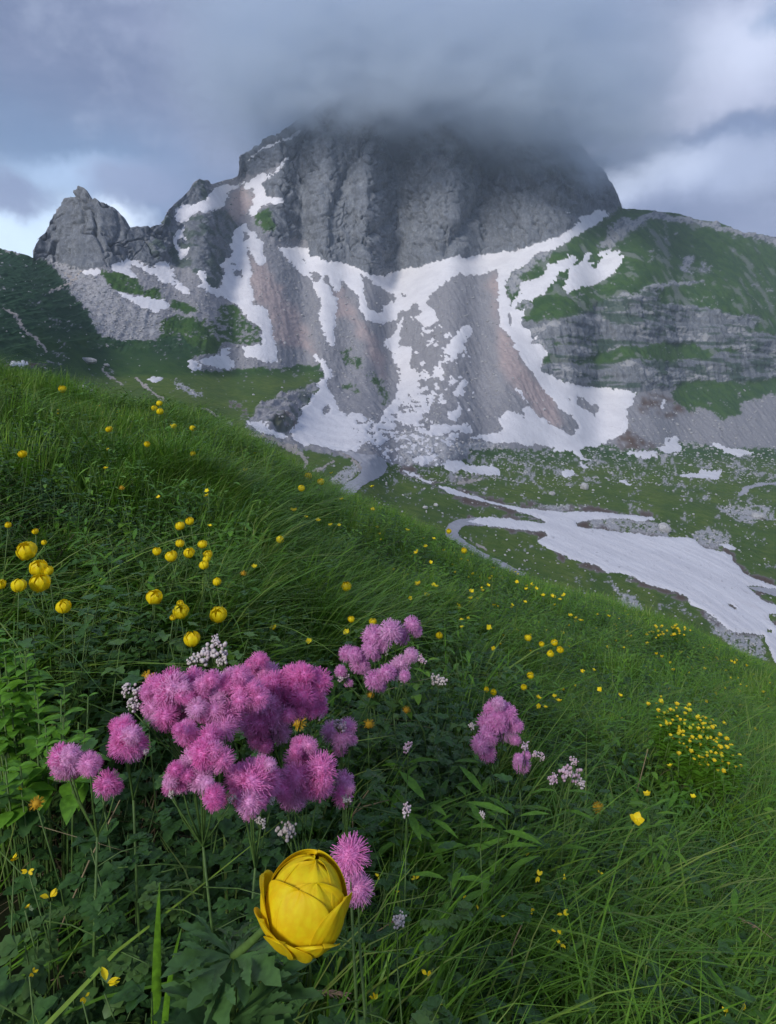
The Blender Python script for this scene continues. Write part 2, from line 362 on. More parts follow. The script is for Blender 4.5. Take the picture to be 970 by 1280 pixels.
SNOW['scree island three'] = W('G',[(375,215),(400,215),(412,250),(395,270),(385,320),(330,320),(320,290),(350,270)])
SNOW['scree island four'] = W('G',[(350,350),(360,390),(370,420),(355,445),(330,470),(300,465),(285,425),(320,400),(340,390)])
SNOW['scree foot band'] = W('G',[(130,520),(200,490),(280,485),(350,500),(430,505),(430,540),(390,545),(330,530),(270,550),(180,560),(130,550)])
SNOW['apron fringe'] = W('E',[(125,400),(150,380),(200,410),(205,450),(240,490),(190,515),(150,520),(120,500),(75,480),(80,465),(130,460)])
SNOW['boulder field scrap'] = W('G',[(230,595),(280,600),(330,615),(300,628),(240,610)])
SNOW['boulder field strip'] = W('G',[(60,710),(150,680),(225,670),(220,690),(180,720),(130,740),(80,725)])
SNOW['flat patch'] = W('G',[(245,735),(290,712),(400,725),(500,735),(600,750),(608,780),(500,782),(400,772),(290,765)])
SNOW['round valley patch'] = W('I',[(290,785),(310,765),(350,765),(395,785),(380,800),(320,800)])
SNOW['tilted valley patch'] = W('I',[(655,820),(680,812),(725,850),(715,862),(680,845)])
SNOW['tiny valley patch'] = W('I',[(405,735),(430,720),(460,735),(440,750)])
SNOW['gully mouth strip'] = W('K',[(30,560),(150,552),(245,560),(245,592),(150,580)])
SNOW['ring patch'] = W('K',[(250,540),(300,520),(290,490),(310,468),(350,470),(360,445),(365,470),(375,500),(360,515),(400,530),(380,550),(330,570),(290,560)])
SNOW['slanting wedge'] = W('K',[(570,515),(600,500),(700,530),(850,555),(800,570),(740,585),(650,545)])
SNOW['hollow lens'] = W('K',[(370,705),(440,685),(510,672),(640,678),(645,690),(600,718),(520,715),(440,728)])
SNOW['brown slope chip'] = W('K',[(275,250),(305,245),(305,265),(285,297),(272,290)])
SNOW['road strip'] = W('Lw',[(15,120),(30,115),(100,150),(165,182),(150,185),(60,145)])
SNOW['white lens'] = W('M',[(680,320),(720,308),(765,330),(765,350),(720,345)])
SNOW['valley snowfield'] = (W('Lw',[(195,195),(250,208),(330,235),(430,262),(520,280),(600,290),(700,305),(830,318),(930,318)]) +
  W('M',[(100,160),(200,170),(340,180),(360,192),(270,205),(200,192),(60,195),(0,205)]) + W('Lw',[(885,375),(890,395),(930,408)]) +
  W('M',[(0,246),(80,250),(200,265),(350,285),(440,290),(530,290),(570,310),(600,340),(740,375),(745,400),(790,440),(810,480),(900,515),(970,535),(1200,560),(1200,565),(970,552),(900,540),(815,540),(850,570),(900,610),(970,640),(1200,700),(1200,1150),(1010,960),(970,910),(920,820),(910,780),(840,770),(760,765),(720,740),(660,690),(600,650),(540,630),(520,590),(460,565),(390,545),(320,530),(250,490),(150,470),(120,470),(80,440),(0,415)]) +
  W('Lw',[(930,585),(850,555),(800,530),(700,485),(690,465),(750,445),(730,425),(640,415),(500,400),(430,390),(400,385),(330,370),(400,350),(500,355),(600,370),(730,385),(740,370),(700,350),(600,320),(500,290),(400,270),(300,250),(250,240),(220,215)]))
HOLES = [W('D',[(485,208),(540,230),(570,265),(600,285),(650,310),(690,325),(705,350),(690,385),(660,380),(620,410),(615,435),(590,450),(560,440),(525,400),(510,350),(500,330),(500,270)]),
  W('D',[(180,200),(200,185),(240,215),(248,245),(220,262),(190,240)]), W('D',[(255,205),(300,230),(325,270),(345,320),(350,350),(320,330),(315,285),(270,250)]),
  W('D',[(143,120),(155,112),(165,140),(145,140)]), W('D',[(745,325),(765,320),(768,355),(745,355)]),
  W('H',[(65,580),(130,560),(150,600),(130,640),(100,650),(95,690),(75,660)]), W('H',[(70,730),(90,740),(95,800),(80,810),(65,770)]),
  W('I',[(385,320),(440,325),(480,365),(535,370),(505,440),(450,400),(400,370)]), W('I',[(325,325),(355,335),(365,350),(340,345)]),
  W('Fw',[(725,320),(765,310),(810,335),(810,360),(730,360)]), W('Fw',[(270,340),(290,325),(305,350),(290,385),(260,375)]),
  W('Cc',[(450,190),(465,170),(490,195),(505,230),(455,225)]), W('Cc',[(425,140),(455,140),(455,155),(428,155)]), W('B',[(505,830),(520,820),(540,860),(515,885)]),
  W('K',[(308,485),(335,485),(335,497),(308,497)]), W('M',[(720,620),(770,650),(760,660),(730,640)]), W('M',[(930,680),(1010,680),(1010,750),(970,745),(935,710)]), W('M',[(920,757),(945,760),(950,775),(930,772)])]
MOTTLE = W('Fw',[(480,340),(600,420),(800,240),(970,260),(970,470),(800,520),(600,560),(480,580)])

ROADS = [('mountain road bend below the cliffs', W('Fw',[(190,578),(350,606),(450,624),(560,645),(620,665),(650,700),(635,740),(590,770),(500,815),(430,880),(300,890),(400,800),(490,745),(500,710),(480,680),(420,640),(350,618)])),
  ('hairpin bend beside the snowfield', W('Lw',[(400,350),(300,363),(250,385),(230,410),(235,445),(270,465),(330,500),(400,550),(480,590),(590,640),(640,640),(500,560),(430,530),(350,480),(300,445),(290,425),(310,405),(350,393),(430,393),(520,402),(430,385)])),
  ('far road at the right edge', W('K',[(735,810),(780,775),(870,745),(970,735),(1200,735),(1200,750),(970,748),(880,765),(810,790),(760,820)])),
  ('road emerging from the snowfield', W('M',[(812,541),(900,548),(970,552),(1200,575),(1200,620),(970,592),(870,562)]))]
PATHS = [(W('Nw',[(0,35),(20,45),(85,70),(110,115),(150,160),(210,205),(290,285)]), 2.2), (W('Nw',[(618,385),(650,420),(740,487)]), 1.6),
  (W('Nw',[(825,450),(880,500),(960,565)])+W('O',[(60,370),(100,410),(100,440)]), 1.8), (W('O',[(255,392),(330,430),(375,460),(385,490)]), 2.6),
  (W('O',[(430,540),(520,545),(650,580),(760,620),(820,655),(880,690)]), 1.8), (W('O',[(780,630),(850,670),(890,720),(870,790)]), 4.0), (W('O',[(860,810),(930,775),(1000,745),(1050,720)]), 1.5),
  (W('Fw',[(390,625),(440,665),(490,705),(480,735)]), 1.8), (W('A',[(395,590),(440,630),(490,590)]), 1.5), (W('A',[(430,640),(350,690),(300,715)]), 1.2),
  (W('Lw',[(350,460),(400,485),(440,505)]), 1.0), (W('Lw',[(290,168),(350,162),(410,155)]), 1.6), (W('Lw',[(360,128),(510,134)]), 0.9)]
LEFTHILL = [(-90,270),(0,309)]+W('A',[(190,495),(270,508),(330,530),(400,600),(410,650),(430,720),(520,800),(560,860),(600,930)])+W('Nw',[(600,190),(700,230),(850,222),(960,215)])+[(225,420),(250,440),(235,455),(250,466),(330,462),(400,455)]+W('Fw',[(240,100),(270,130),(215,195),(230,230),(190,270),(150,320),(60,330),(0,350)])+[(340,520),(330,528),(305,522),(310,540),(380,565),(440,575),(480,590),(480,700),(-90,700)]
GRASS_X = [W('A',[(605,610),(640,585),(720,590),(780,610),(840,640),(890,700),(970,680),(970,745),(880,735),(830,735),(740,700),(680,680),(620,640)]),
  W('Cc',[(90,360),(150,365),(230,440),(170,440),(110,430),(70,400)]),
  W('Cc',[(0,500),(100,470),(200,460),(250,490),(350,480),(340,420),(360,390),(440,390),(500,410),(530,460),(550,495),(600,510),(615,550),(600,580),(620,610),(600,640),(540,650),(500,640),(440,645),(380,640),(370,690),(250,710),(180,720),(150,760),(200,800),(330,790),(420,800),(520,780),(600,770),(700,780),(800,780),(880,750),(970,770),(970,1100),(0,1100)]),
  W('Fw',[(530,110),(600,180),(680,290),(650,310),(600,250),(550,180)]), W('Fw',[(405,205),(450,200),(445,260)]), W('D',[(400,640),(430,700),(420,780),(380,720)]), W('D',[(440,710),(490,720),(480,790),(440,800)]),
  W('B',[(600,740),(640,690),(700,720),(690,800),(640,830),(600,800)])]
SHOULDER = W('H',[(755,80),(760,92),(640,165),(520,240),(350,355),(220,400),(80,510),(55,570),(100,700),(140,770),(200,880),(300,940)])+W('I',[(215,60),(165,170),(310,235),(480,262),(650,275),(755,300)])+W('K',[(350,160),(600,165),(970,110)])+[(1060,470),(1060,250),(860,250)]
SH_ROCK = [W('H',[(600,345),(650,290),(700,220),(760,175),(830,150),(1000,130),(870,200),(800,260),(740,330),(680,345)]),
  W('J',[(0,590),(60,570),(140,555),(200,530),(250,505),(340,500),(510,492),(505,515),(380,520),(270,530),(230,555),(150,580),(60,605),(0,610)]),
  W('J',[(150,100),(240,80),(400,95),(550,135),(700,175),(970,230),(1400,280),(1400,320),(970,275),(740,215),(600,180),(480,150),(300,130)]),
  W('H',[(55,560),(80,510),(220,400),(350,355),(340,380),(250,440),(140,520),(140,600),(100,640)]),
  W('J',[(400,350),(450,360),(460,440),(390,440)]), W('J',[(500,370),(545,380),(560,450),(520,440)]), W('H',[(130,700),(200,650),(190,720)])]
SH_CLIFF = [W('H',[(140,770),(250,785),(350,775),(450,760),(550,720),(650,665),(760,645),(960,575)])+W('J',[(250,615),(400,640),(560,660),(700,690),(840,700),(860,745),(760,790),(810,805),(970,810),(1400,820),(1400,1100),(-300,1100),(-520,840)]),
  W('I',[(165,120),(900,60),(1600,60),(1600,160),(970,250),(755,300),(480,262),(310,235),(165,170)])]
SH_GBAND = [W('J',[(-350,980),(-150,950),(0,912),(100,875),(330,865),(470,880),(560,900),(700,900),(780,895),(740,925),(600,925),(540,960),(300,985),(100,980),(0,985),(-200,1000)]),
  W('I',[(175,95),(300,70),(310,110),(180,132)]), W('J',[(-480,880),(-300,870),(-200,850),(0,838),(0,846),(-200,862),(-350,885)])]
FRINGE = [W('K',[(350,160),(600,160),(750,150),(970,110),(1400,90),(1400,160),(970,190),(850,240),(780,270),(750,330),(640,360),(600,310),(480,290),(450,330),(400,290),(340,240)])]
BROWN = [W('K',[(140,200),(350,220),(450,330),(400,345),(280,350),(150,320)]), W('K',[(0,480),(90,430),(180,500),(250,540),(100,560),(0,550)]), W('Fw',[(0,400),(60,420),(90,470),(60,500),(0,490)]), W('O',[(660,480),(740,470),(760,530),(700,540)]),
  W('Nw',[(0,370),(60,340),(200,345),(290,370),(200,385),(60,385)]), W('Lw',[(130,180),(190,190),(250,245),(200,235)]), W('Lw',[(330,130),(240,150),(300,170),(500,160)]), W('O',[(430,350),(560,420),(530,460),(440,400)])]
VALLEY = [(478,578),(500,582),(530,584),(575,583),(590,560),(640,563),(700,560),(725,562),(740,545),(750,553),(785,562),(830,560),(850,552),(900,558),(970,562),(1060,560),(1060,1000),(470,1000),(440,700)]
PINKS = [W('Cc',[(530,60),(560,100),(600,155),(650,145),(680,200),(740,300),(810,400),(880,540),(930,640),(920,710),(860,660),(780,640),(700,600),(665,430),(610,390),(560,360),(555,200)]),
  W('D',[(355,290),(390,290),(410,370),(470,450),(530,560),(620,700),(650,860),(600,830),(540,700),(480,560),(430,470),(345,460),(345,380)]),
  W('E',[(580,175),(600,300),(600,520),(650,570),(690,660),(750,760),(850,870),(960,970)])+W('G',[(970,520),(900,480),(830,430),(760,340),(690,270),(640,200),(600,100)])+W('E',[(600,560),(570,420),(530,260)]),
  W('B',[(430,570),(510,540),(560,600),(540,700),(500,780),(440,740),(400,680)])]
PALES = [W('M',[(540,250),(620,225),(740,270),(720,310),(680,350),(740,375),(620,340),(570,310)]), W('M',[(600,650),(700,700),(780,770),(900,790),(930,900),(860,880),(760,850),(660,760)]), W('M',[(180,560),(260,580),(300,640),(240,680),(170,660)]),
  W('Fw',[(320,760),(400,700),(480,680),(500,720),(400,800),(330,800)]), W('O',[(590,600),(640,580),(690,600),(670,640),(600,640)]), W('Nw',[(430,540),(480,500),(550,490),(560,590),(500,600)]), W('Nw',[(90,440),(180,450),(370,490),(340,540),(240,530),(130,480)]),
  W('M',[(660,150),(740,130),(900,130),(970,170),(970,210),(880,200),(830,240),(700,180)]), W('G',[(0,560),(100,540),(250,560),(400,590),(600,610),(640,640),(400,660),(340,690),(230,740),(0,740)]), W('Lw',[(690,290),(760,265),(900,290),(860,310),(720,305)]),
  W('M',[(0,190),(100,185),(230,195),(380,210),(440,285),(350,280),(200,262),(40,240)]), W('Cc',[(80,860),(120,870),(260,940),(250,955),(110,905)])]
LSCREE = W('A',[(270,508),(400,545),(490,575),(590,615),(720,705),(850,790),(940,845),(1000,900)])+W('Nw',[(1000,180),(850,222),(700,230),(600,190),(520,60)])+W('A',[(560,860),(430,720),(410,650)])
SPUR = W('A',[(202,510),(200,430),(400,110),(490,60),(660,170),(770,310),(970,295)])+[(205,262),(215,300),(215,322)]+W('A',[(930,555),(800,510),(670,555),(600,568),(495,575),(330,530)])
RUGGED = W('B',[(0,760),(110,620),(235,500),(300,530),(310,590),(270,625),(95,700),(85,760),(180,745),(380,670),(420,700),(500,790),(450,850),(430,980),(380,1020),(390,1080),(350,1190),(280,1150),(220,1080),(180,1050),(0,1020),(-80,950)])
CLIFF = W('B',[(485,360),(475,490),(560,480),(640,460),(770,362),(655,500),(625,545),(640,600),(752,635),(600,700),(640,800),(700,870),(850,870),(910,880)])+W('D',[(175,50),(180,100),(230,105),(300,130),(400,150),(480,180),(540,210),(620,220),(700,200),(780,175),(880,155)])+W('E',[(300,110),(430,105),(620,75),(780,45),(900,5)])+W('H',[(430,240),(510,180),(540,145),(660,118),(750,100),(760,60)])+[(760,200),(640,60),(480,60),(330,120)]
KNOLLCLIFF = W('O',[(590,380),(700,310),(830,290),(960,230),(960,270),(860,400),(870,460),(760,550),(660,540),(560,470)])
CREASE = [(W('X',[(575,60),(565,210),(545,310),(490,400),(430,470)]), 7, 9), (W('X',[(215,120),(130,220),(100,330),(85,450)]), 6, 7), (W('X',[(470,190),(380,260),(300,320),(200,420)]), 5, 5),
  (W('X',[(620,190),(700,290),(760,330),(830,350)]), 5, 5), (W('X',[(330,380),(300,440),(240,520)]), 5, 4), (W('X',[(560,330),(640,380),(640,460)]), 5, 4), (W('X',[(720,150),(800,250),(860,330)]), 5, 4),
  (W('X',[(250,110),(300,250),(180,300)]), 5, 4), (W('A',[(560,160),(600,250),(560,350),(620,450)]), 2.5, 3), (W('A',[(490,90),(440,250),(460,400),(420,500)]), 2.5, 3), (W('A',[(700,230),(720,350),(670,430),(700,500)]), 2.5, 3), (W('A',[(330,290),(340,400),(300,480)]), 2.5, 2)]

# ------------------------------------------------------------------ far terrain
def inpoly(X, Y, P):
    P = np.asarray(P); res = np.zeros(X.shape, bool)
    x0, y0 = P.min(0); x1, y1 = P.max(0)
    idx = np.nonzero((X >= x0) & (X <= x1) & (Y >= y0) & (Y <= y1))
    x = X[idx]; y = Y[idx]; r = np.zeros(x.shape, bool)
    for i in range(len(P)):
        xa, ya = P[i-1]; xb, yb = P[i]
        if ya == yb: continue
        c = ((ya > y) != (yb > y)) & (x < (xb-xa)*(y-ya)/(yb-ya)+xa); r ^= c
    res[idx] = r; return res
def segdist(X, Y, P):
    d = np.full(X.shape, 1e9)
    for i in range(len(P)-1):
        (xa, ya), (xb, yb) = P[i], P[i+1]; l2 = (xb-xa)**2+(yb-ya)**2+1e-9
        t = np.clip(((X-xa)*(xb-xa)+(Y-ya)*(yb-ya))/l2, 0, 1)
        d = np.minimum(d, np.hypot(X-xa-t*(xb-xa), Y-ya-t*(yb-ya)))
    return d
def blur(A, r, axis):
    if r < 1: return A
    A = np.moveaxis(A, axis, 0)
    for _ in range(3):
        P = np.concatenate([np.repeat(A[:1], r+1, 0), A, np.repeat(A[-1:], r, 0)], 0)
        Cs = np.cumsum(P, 0); A = (Cs[2*r+1:] - Cs[:-2*r-1])/(2*r+1)
    return np.moveaxis(A, 0, axis)
def blur2(A, r): return blur(blur(A.astype(float), r, 0), r, 1)

NR, X0, X1, DX = 520, -66.0, 1036.0, 1.2
cols = np.arange(X0, X1, DX); NC = len(cols)
s_ = np.array(SKY); f_ = np.array(FGS)
sx = np.maximum.accumulate(s_[:, 0] + np.arange(len(s_))*1e-4)
top = np.interp(cols, sx, s_[:, 1]) + .5*fbm(cols/9, cols*0, cols*0, 4, 5)*(1+2*(cols < 780))
bot = np.interp(cols, f_[:, 0], f_[:, 1]) + 34
jj = np.linspace(0, 1, NR)[:, None]
top_s = blur(top[:, None], 26, 0)[:, 0]; PY = bot[None]*(1-jj) + top_s[None]*jj + (top-top_s)[None]*jj**9   # row 0 = nearest
PX = np.repeat(cols[None], NR, 0)
wx = 3.0*fbm(PX/8, PY/8, PX*0, 3, 11) + 3.2*fbm(PX/2.6, PY/2.6, PX*0, 2, 12)
wy = 2.4*fbm(PX/8, PY/8, PX*0+9, 3, 13) + 2.6*fbm(PX/2.6, PY/2.6, PX*0+9, 2, 14)
wk = np.where(PY > 600, .45, 1.0); wx *= wk; wy *= wk
QX, QY = PX+wx, PY+wy
RX = PX+7*fbm(PX/18, PY/12, PX*0, 4, 21)+2*wx; RY = PY+4*fbm(PX/18, PY/12, PX*0+5, 4, 22)+wy   # looser edges
m_sh = inpoly(QX, QY, SHOULDER); m_left = inpoly(QX, QY, LEFTHILL); m_val = inpoly(QX, QY, VALLEY)
m_spur = inpoly(QX, QY, SPUR) & ~m_left; m_rug = inpoly(QX, QY, RUGGED); m_cliff = inpoly(QX, QY, CLIFF) & ~m_sh
def anyp(X, Y, Ps):
    r = np.zeros(X.shape, bool)
    for p in Ps: r |= inpoly(X, Y, p)
    return r
m_shc = anyp(RX, RY, SH_CLIFF) & m_sh & ~anyp(RX, RY, SH_GBAND)
m_shr = anyp(RX, RY, SH_ROCK) & m_sh
m_kc = inpoly(RX, RY, KNOLLCLIFF)
snow = {}
hole = anyp(QX, QY, HOLES)
mot = inpoly(RX, RY, MOTTLE); mn = fbm(PX/5, PY/3.2, PX*0, 3, 31)
allsnow = np.zeros(PX.shape, bool)
for k, P in SNOW.items():
    s = inpoly(QX, QY, P) & ~hole & ~(mot & (mn > .16)) & ~allsnow
    snow[k] = s; allsnow |= s
# crumbs of snow between the larger patches
SPECK = W('G',[(0,0),(160,-130),(260,-100),(450,60),(420,300),(440,520),(240,640),(60,720),(-150,700),(0,480)])
crumb = inpoly(RX, RY, SPECK) & (fbm(PX/6, PY/4.5, PX*0, 4, 33, .6)+.3*fbm(PX/30, PY/22, PX*0, 2, 34) > .34) & ~allsnow
crumb |= inpoly(RX, RY, W('Fw',[(480,560),(700,500),(980,480),(980,700),(700,680)])) & (fbm(PX/7, PY/3, PX*0, 3, 35, .6) > .33) & ~allsnow
snow['crumbs scattered between the larger patches'] = crumb; allsnow |= crumb
m_ls = inpoly(QX, QY, LSCREE)
road = np.zeros(PX.shape, bool); roads = []
for lab, P in ROADS:
    r = inpoly(PX, PY, P) & ~allsnow; roads.append((lab, r)); road |= r
path = np.zeros(PX.shape, bool)
for P, wd in PATHS: path |= segdist(QX, QY, P) < wd*.55
path &= ~road & ~allsnow
# slope towards the viewer, dz per metre of distance, integrated on a regular grid
MX, MY = PX, PY
rows = np.arange(965.0, 70.0, -1.2); GY = np.repeat(rows[:, None], NC, 1); GX = np.repeat(cols[None], len(rows), 0)
def rg(P): return inpoly(GX, GY, P)
r_left, r_val, r_sh = rg(LEFTHILL), rg(VALLEY), rg(SHOULDER); r_spur = rg(SPUR) & ~r_left; r_cl = rg(CLIFF) & ~r_sh
GT = (CY-GY)/F; g = np.full(GX.shape, .62)
g[rg([(740,470),(1060,470),(1060,565),(740,565)])] = .5
g[r_left] = .34; g[r_val] = 0.0
g[rg(RUGGED)] = 1.0; g[r_spur] = 2.0; g[r_cl] = 2.6; g[rg(KNOLLCLIFF)] = 1.3
g[r_sh] = .72; g[anyp(GX, GY, SH_CLIFF) & r_sh & ~anyp(GX, GY, SH_GBAND)] = 2.6
g[(GY > 470) & (GX < 470) & r_left] = .10
g[(GY < np.interp(cols, sx, s_[:, 1])[None]) ] = 2.4
g = blur2(g, 3); g = np.maximum(g, GT+.12)
g = np.where(r_val, np.maximum(blur2(g, 3), GT+.035), g)
y0 = np.interp(cols, [-90, 100, 300, 480, 640, 1060], [150, 150, 150, 150, 150, 150])
dT = np.diff(GT, axis=0, prepend=GT[:1]); dT = np.where(GY > bot[None], 0, dT)
lny = np.log(y0)[None] + np.cumsum(dT/(g-GT), axis=0)
i300 = int(np.argmin(np.abs(rows-300))); tgt = np.interp(cols, [-60, 120, 230, 330, 420, 700, 800, 1040], [520, 540, 600, 760, 860, 900, 960, 1180])
kg = np.maximum(np.log(tgt)-lny[i300], 0); kg = blur(kg[:, None], 20, 0)[:, 0]
rp = np.clip((600-GY)/130, 0, 1); lny = lny + kg[None]*rp*rp*(3-2*rp)
lny = blur(blur2(lny, 3), 9, 1); lny = blur(lny, 5, 1)
fr = np.clip((rows[0]-PY)/1.2, 0, len(rows)-1.001); i0 = fr.astype(int); fr -= i0; cc = np.repeat(np.arange(NC)[None], NR, 0)
lny = lny[i0, cc]*(1-fr)+lny[i0+1, cc]*fr
T = (CY-PY)/F
Yd = np.exp(lny)
Xw, Yw, Zw = (PX-CX)/F*Yd, Yd, T*Yd
def normals(X, Y, Z):
    ax, ay, az = [np.gradient(v, axis=1) for v in (X, Y, Z)]
    bx, by, bz = [np.gradient(v, axis=0) for v in (X, Y, Z)]
    nx, ny, nz = ay*bz-az*by, az*bx-ax*bz, ax*by-ay*bx
    l = np.sqrt(nx*nx+ny*ny+nz*nz)+1e-9; return nx/l, ny/l, nz/l
nx, ny, nz = normals(*[blur2(v, 5) for v in (Xw, Yw, Zw)])
rockm = blur2(np.clip(m_cliff+m_spur*.6, 0, 1), 2); rugm = blur2(m_rug, 2); shcm = blur2(m_shc | m_shr | m_kc, 1); snm = blur2(allsnow, 2)
valm = blur2(m_val, 4); lefm = blur2(m_left & (PY > 440), 3)
disp = rockm*(3.2*ridged(Xw/75+Zw/160, Yw/75, Zw/110, 4, 41, .55) + 4.2*ridged((Xw+.5*Zw)/17, Yw/16, (Zw-.3*Xw)/30, 4, 42, .6) + .8*fbm(Xw/4.5, Yw/4.5, Zw/8, 3, 43, .6) + 3.5*np.abs(fbm((Xw+.7*Zw)/24, Yw/40, (Zw-.5*Xw)/60, 3, 95, .5)))
ck = fbm(Xw/34+Zw/70, Yw/60, Zw/60-Xw/90, 4, 91, .55); ck2 = fbm(Xw/13-Zw/45, Yw/30, Zw/24, 3, 92, .55)
disp -= rockm*(7.0*np.exp(-(ck/.026)**2) + 3.6*np.exp(-(ck2/.035)**2))
lg = fbm(Xw/120, Yw/120, Zw/11+Xw/70, 3, 93, .55); disp += rockm*3.2*lg
disp += rugm*(5*fbm(Xw/30, Yw/30, Zw/30, 4, 44, .6) + 2.6*ridged(Xw/9, Yw/9, Zw/9, 3, 45, .6))
strata = fbm(Xw/90, Yw/90, Zw/7.5, 2, 46, .6); flute = ridged(Xw/11+Zw/60, Yw/60, Zw/34, 4, 47, .6)
disp += shcm*(3.0*strata+4.2*flute+1.6*fbm(Xw/5, Yw/5, Zw/6, 3, 48))
open_ = (1-rockm)*(1-rugm)*(1-shcm)
disp += open_*((1-valm)*(1-lefm)*(2.2*fbm(Xw/40, Yw/60, Zw/60, 4, 49)+.8*fbm(Xw/5, Yw/9, Zw/9, 3, 50)) )
bf = blur2(anyp(RX, RY, [PALES[8]]), 2)
disp += bf*(1.5*ridged(Xw/7, Yw/14, Zw/7, 3, 57, .6))
disp += open_*(1-valm)*(1-lefm)*(.9*ridged((Xw+.25*Yw)/6, Yw/70, Zw/60, 3, 58, .6)+.5*fbm(Xw/2.2, Yw/4, Zw/2.2, 2, 59))
disp += (m_sh & ~m_shc)*open_*(3.0*fbm(Xw/35, Yw/35, Zw/60, 4, 51))
for P, wd, am in CREASE:
    d = segdist(PX+5*fbm(PX/30, PY/30, PX*0, 2, 77), PY+5*fbm(PX/30, PY/30, PX*0+4, 2, 78), P); disp -= am*np.exp(-(d/wd)**2)
disp *= (1-.82*snm)
Xw += nx*disp; Yw += ny*disp; Zw += nz*disp
bumps = valm*(1.0*fbm(Xw/26, Yw/26, Xw*0, 4, 52, .55)+1.5*fbm(Xw/70, Yw/45, Xw*0, 2, 53))*np.clip(Yd/250, .3, 1.6)*(1-.8*blur2(allsnow | road, 3)) + lefm*(.7*fbm(Xw/18, Yw/18, Xw*0, 4, 54))
Zw += bumps
# surface classes
grass = ((m_left | m_val) & ~m_ls & ~m_kc) | anyp(RX, RY, GRASS_X) | (m_sh & ~m_shc & ~m_shr) | anyp(RX, RY, FRINGE)
grass &= ~m_kc
spk = fbm(PX/4, PY/2.6, PX*0, 4, 61, .65); spk2 = fbm(PX/22, PY/12, PX*0, 3, 62)
thr = np.full(PX.shape, .52)
thr[m_val & (PY < 606)] = .27; thr[m_val & (PY >= 606) & (PY < 650)] = .46
thr[inpoly(PX, PY, W('Nw',[(740,260),(1000,220),(1200,330),(1100,430),(800,420)]))] = .05
thr[inpoly(PX, PY, W('Cc',[(330,380),(620,500),(620,650),(380,650),(250,500)]))] = .12
thr[inpoly(PX, PY, W('A',[(200,500),(330,520),(430,700),(300,650)]))] = .15
thr[m_sh] = .62; thr[m_left] = .60
rocky = spk + .45*spk2 > thr
grass &= ~rocky
cl_gr = (m_shc & (fbm(Xw/40, Yw/40, Zw/4.5, 3, 63) > .22)); rug_gr = ((m_rug | m_kc) & (fbm(Xw/14, Yw/14, Zw/10, 3, 64) > .12))
near_snow = (blur2(inpoly(QX, QY, SNOW['valley snowfield']) | inpoly(QX, QY, SNOW['road strip']), 3) > .12+.5*np.clip(fbm(PX/16, PY/7, PX*0, 4, 65), -.2, 1)) & ~allsnow & (fbm(PX/20, PY/9, PX*0, 3, 68) > -.12)
brown = (anyp(RX, RY, BROWN) & (spk+.4*spk2 > -.02)) | near_snow
pale = anyp(RX, RY, PALES) | (m_val & rocky) | (m_ls & (spk > -.1)) | (m_shr & (spk > -.2)) | (m_shc & (fbm(Xw/30, Yw/50, Zw/14, 3, 66) > .22)) | path
pale_noisy = pale & ((spk > -.18) | path)
pk = anyp(RX, RY, PINKS)
screem = ~(m_cliff | m_spur | m_rug | m_shc | m_shr)
m_kcd = m_kc
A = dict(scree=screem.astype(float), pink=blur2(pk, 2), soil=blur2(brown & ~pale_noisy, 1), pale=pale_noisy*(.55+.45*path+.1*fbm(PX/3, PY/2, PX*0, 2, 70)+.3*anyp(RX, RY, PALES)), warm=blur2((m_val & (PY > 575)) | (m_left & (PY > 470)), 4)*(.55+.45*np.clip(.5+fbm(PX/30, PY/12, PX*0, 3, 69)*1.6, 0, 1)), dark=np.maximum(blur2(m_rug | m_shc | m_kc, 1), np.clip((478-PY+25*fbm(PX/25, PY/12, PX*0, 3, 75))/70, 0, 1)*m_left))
gg = np.where(grass & ~brown & ~path & ~(anyp(RX, RY, PALES) & (spk > -.18)), 1.0, 0.0); gg = np.maximum(gg, np.maximum(cl_gr*.75, rug_gr*.55)); gg = np.where(path, 0, gg)
# thinner, greyer turf high on the right-hand shoulder
thin = m_sh & ~m_shc & ((fbm(Xw/22, Yw/22, Zw/22, 4, 67) > .26)); gg = np.where(thin, gg*.55, gg)
A['grass'] = np.clip(.7*gg+.3*blur2(gg, 1), 0, 1)
V = np.stack([Xw, Yw, Zw], -1)
# rear side of the crest
back = []
for k, (dy, dz) in enumerate([(6, 2), (40, -14), (160, -90), (420, -330)]):
    b = V[-1].copy(); b[:, 1] += dy; b[:, 2] += dz*(1 if k else 0) - .5; back.append(b)
VV = np.concatenate([V, np.stack(back)], 0)
AA = {k: np.concatenate([v, np.repeat(v[-1:], len(back), 0)], 0) for k, v in A.items()}
NRT = VV.shape[0]
ids = np.arange(NRT*NC).reshape(NRT, NC)
quads = np.stack([ids[:-1, :-1], ids[:-1, 1:], ids[1:, 1:], ids[1:, :-1]], -1)
cls = np.zeros((NR, NC), int)
cls[m_left] = 1; cls[m_sh] = 2; cls[m_val] = 3; cls[m_spur] = 4
cq = np.concatenate([cls, np.repeat(cls[-1:], len(back), 0)], 0)[:-1, :-1]
def submesh(name, qsel, VA, mats, attrs=None, **kw):
    q = quads[qsel]; u, inv = np.unique(q, return_inverse=True)
    return mesh_np(name, VA.reshape(-1, 3)[u], inv.reshape(q.shape), mats, attrs={k: v.ravel()[u] for k, v in attrs.items()} if attrs else None, **kw)
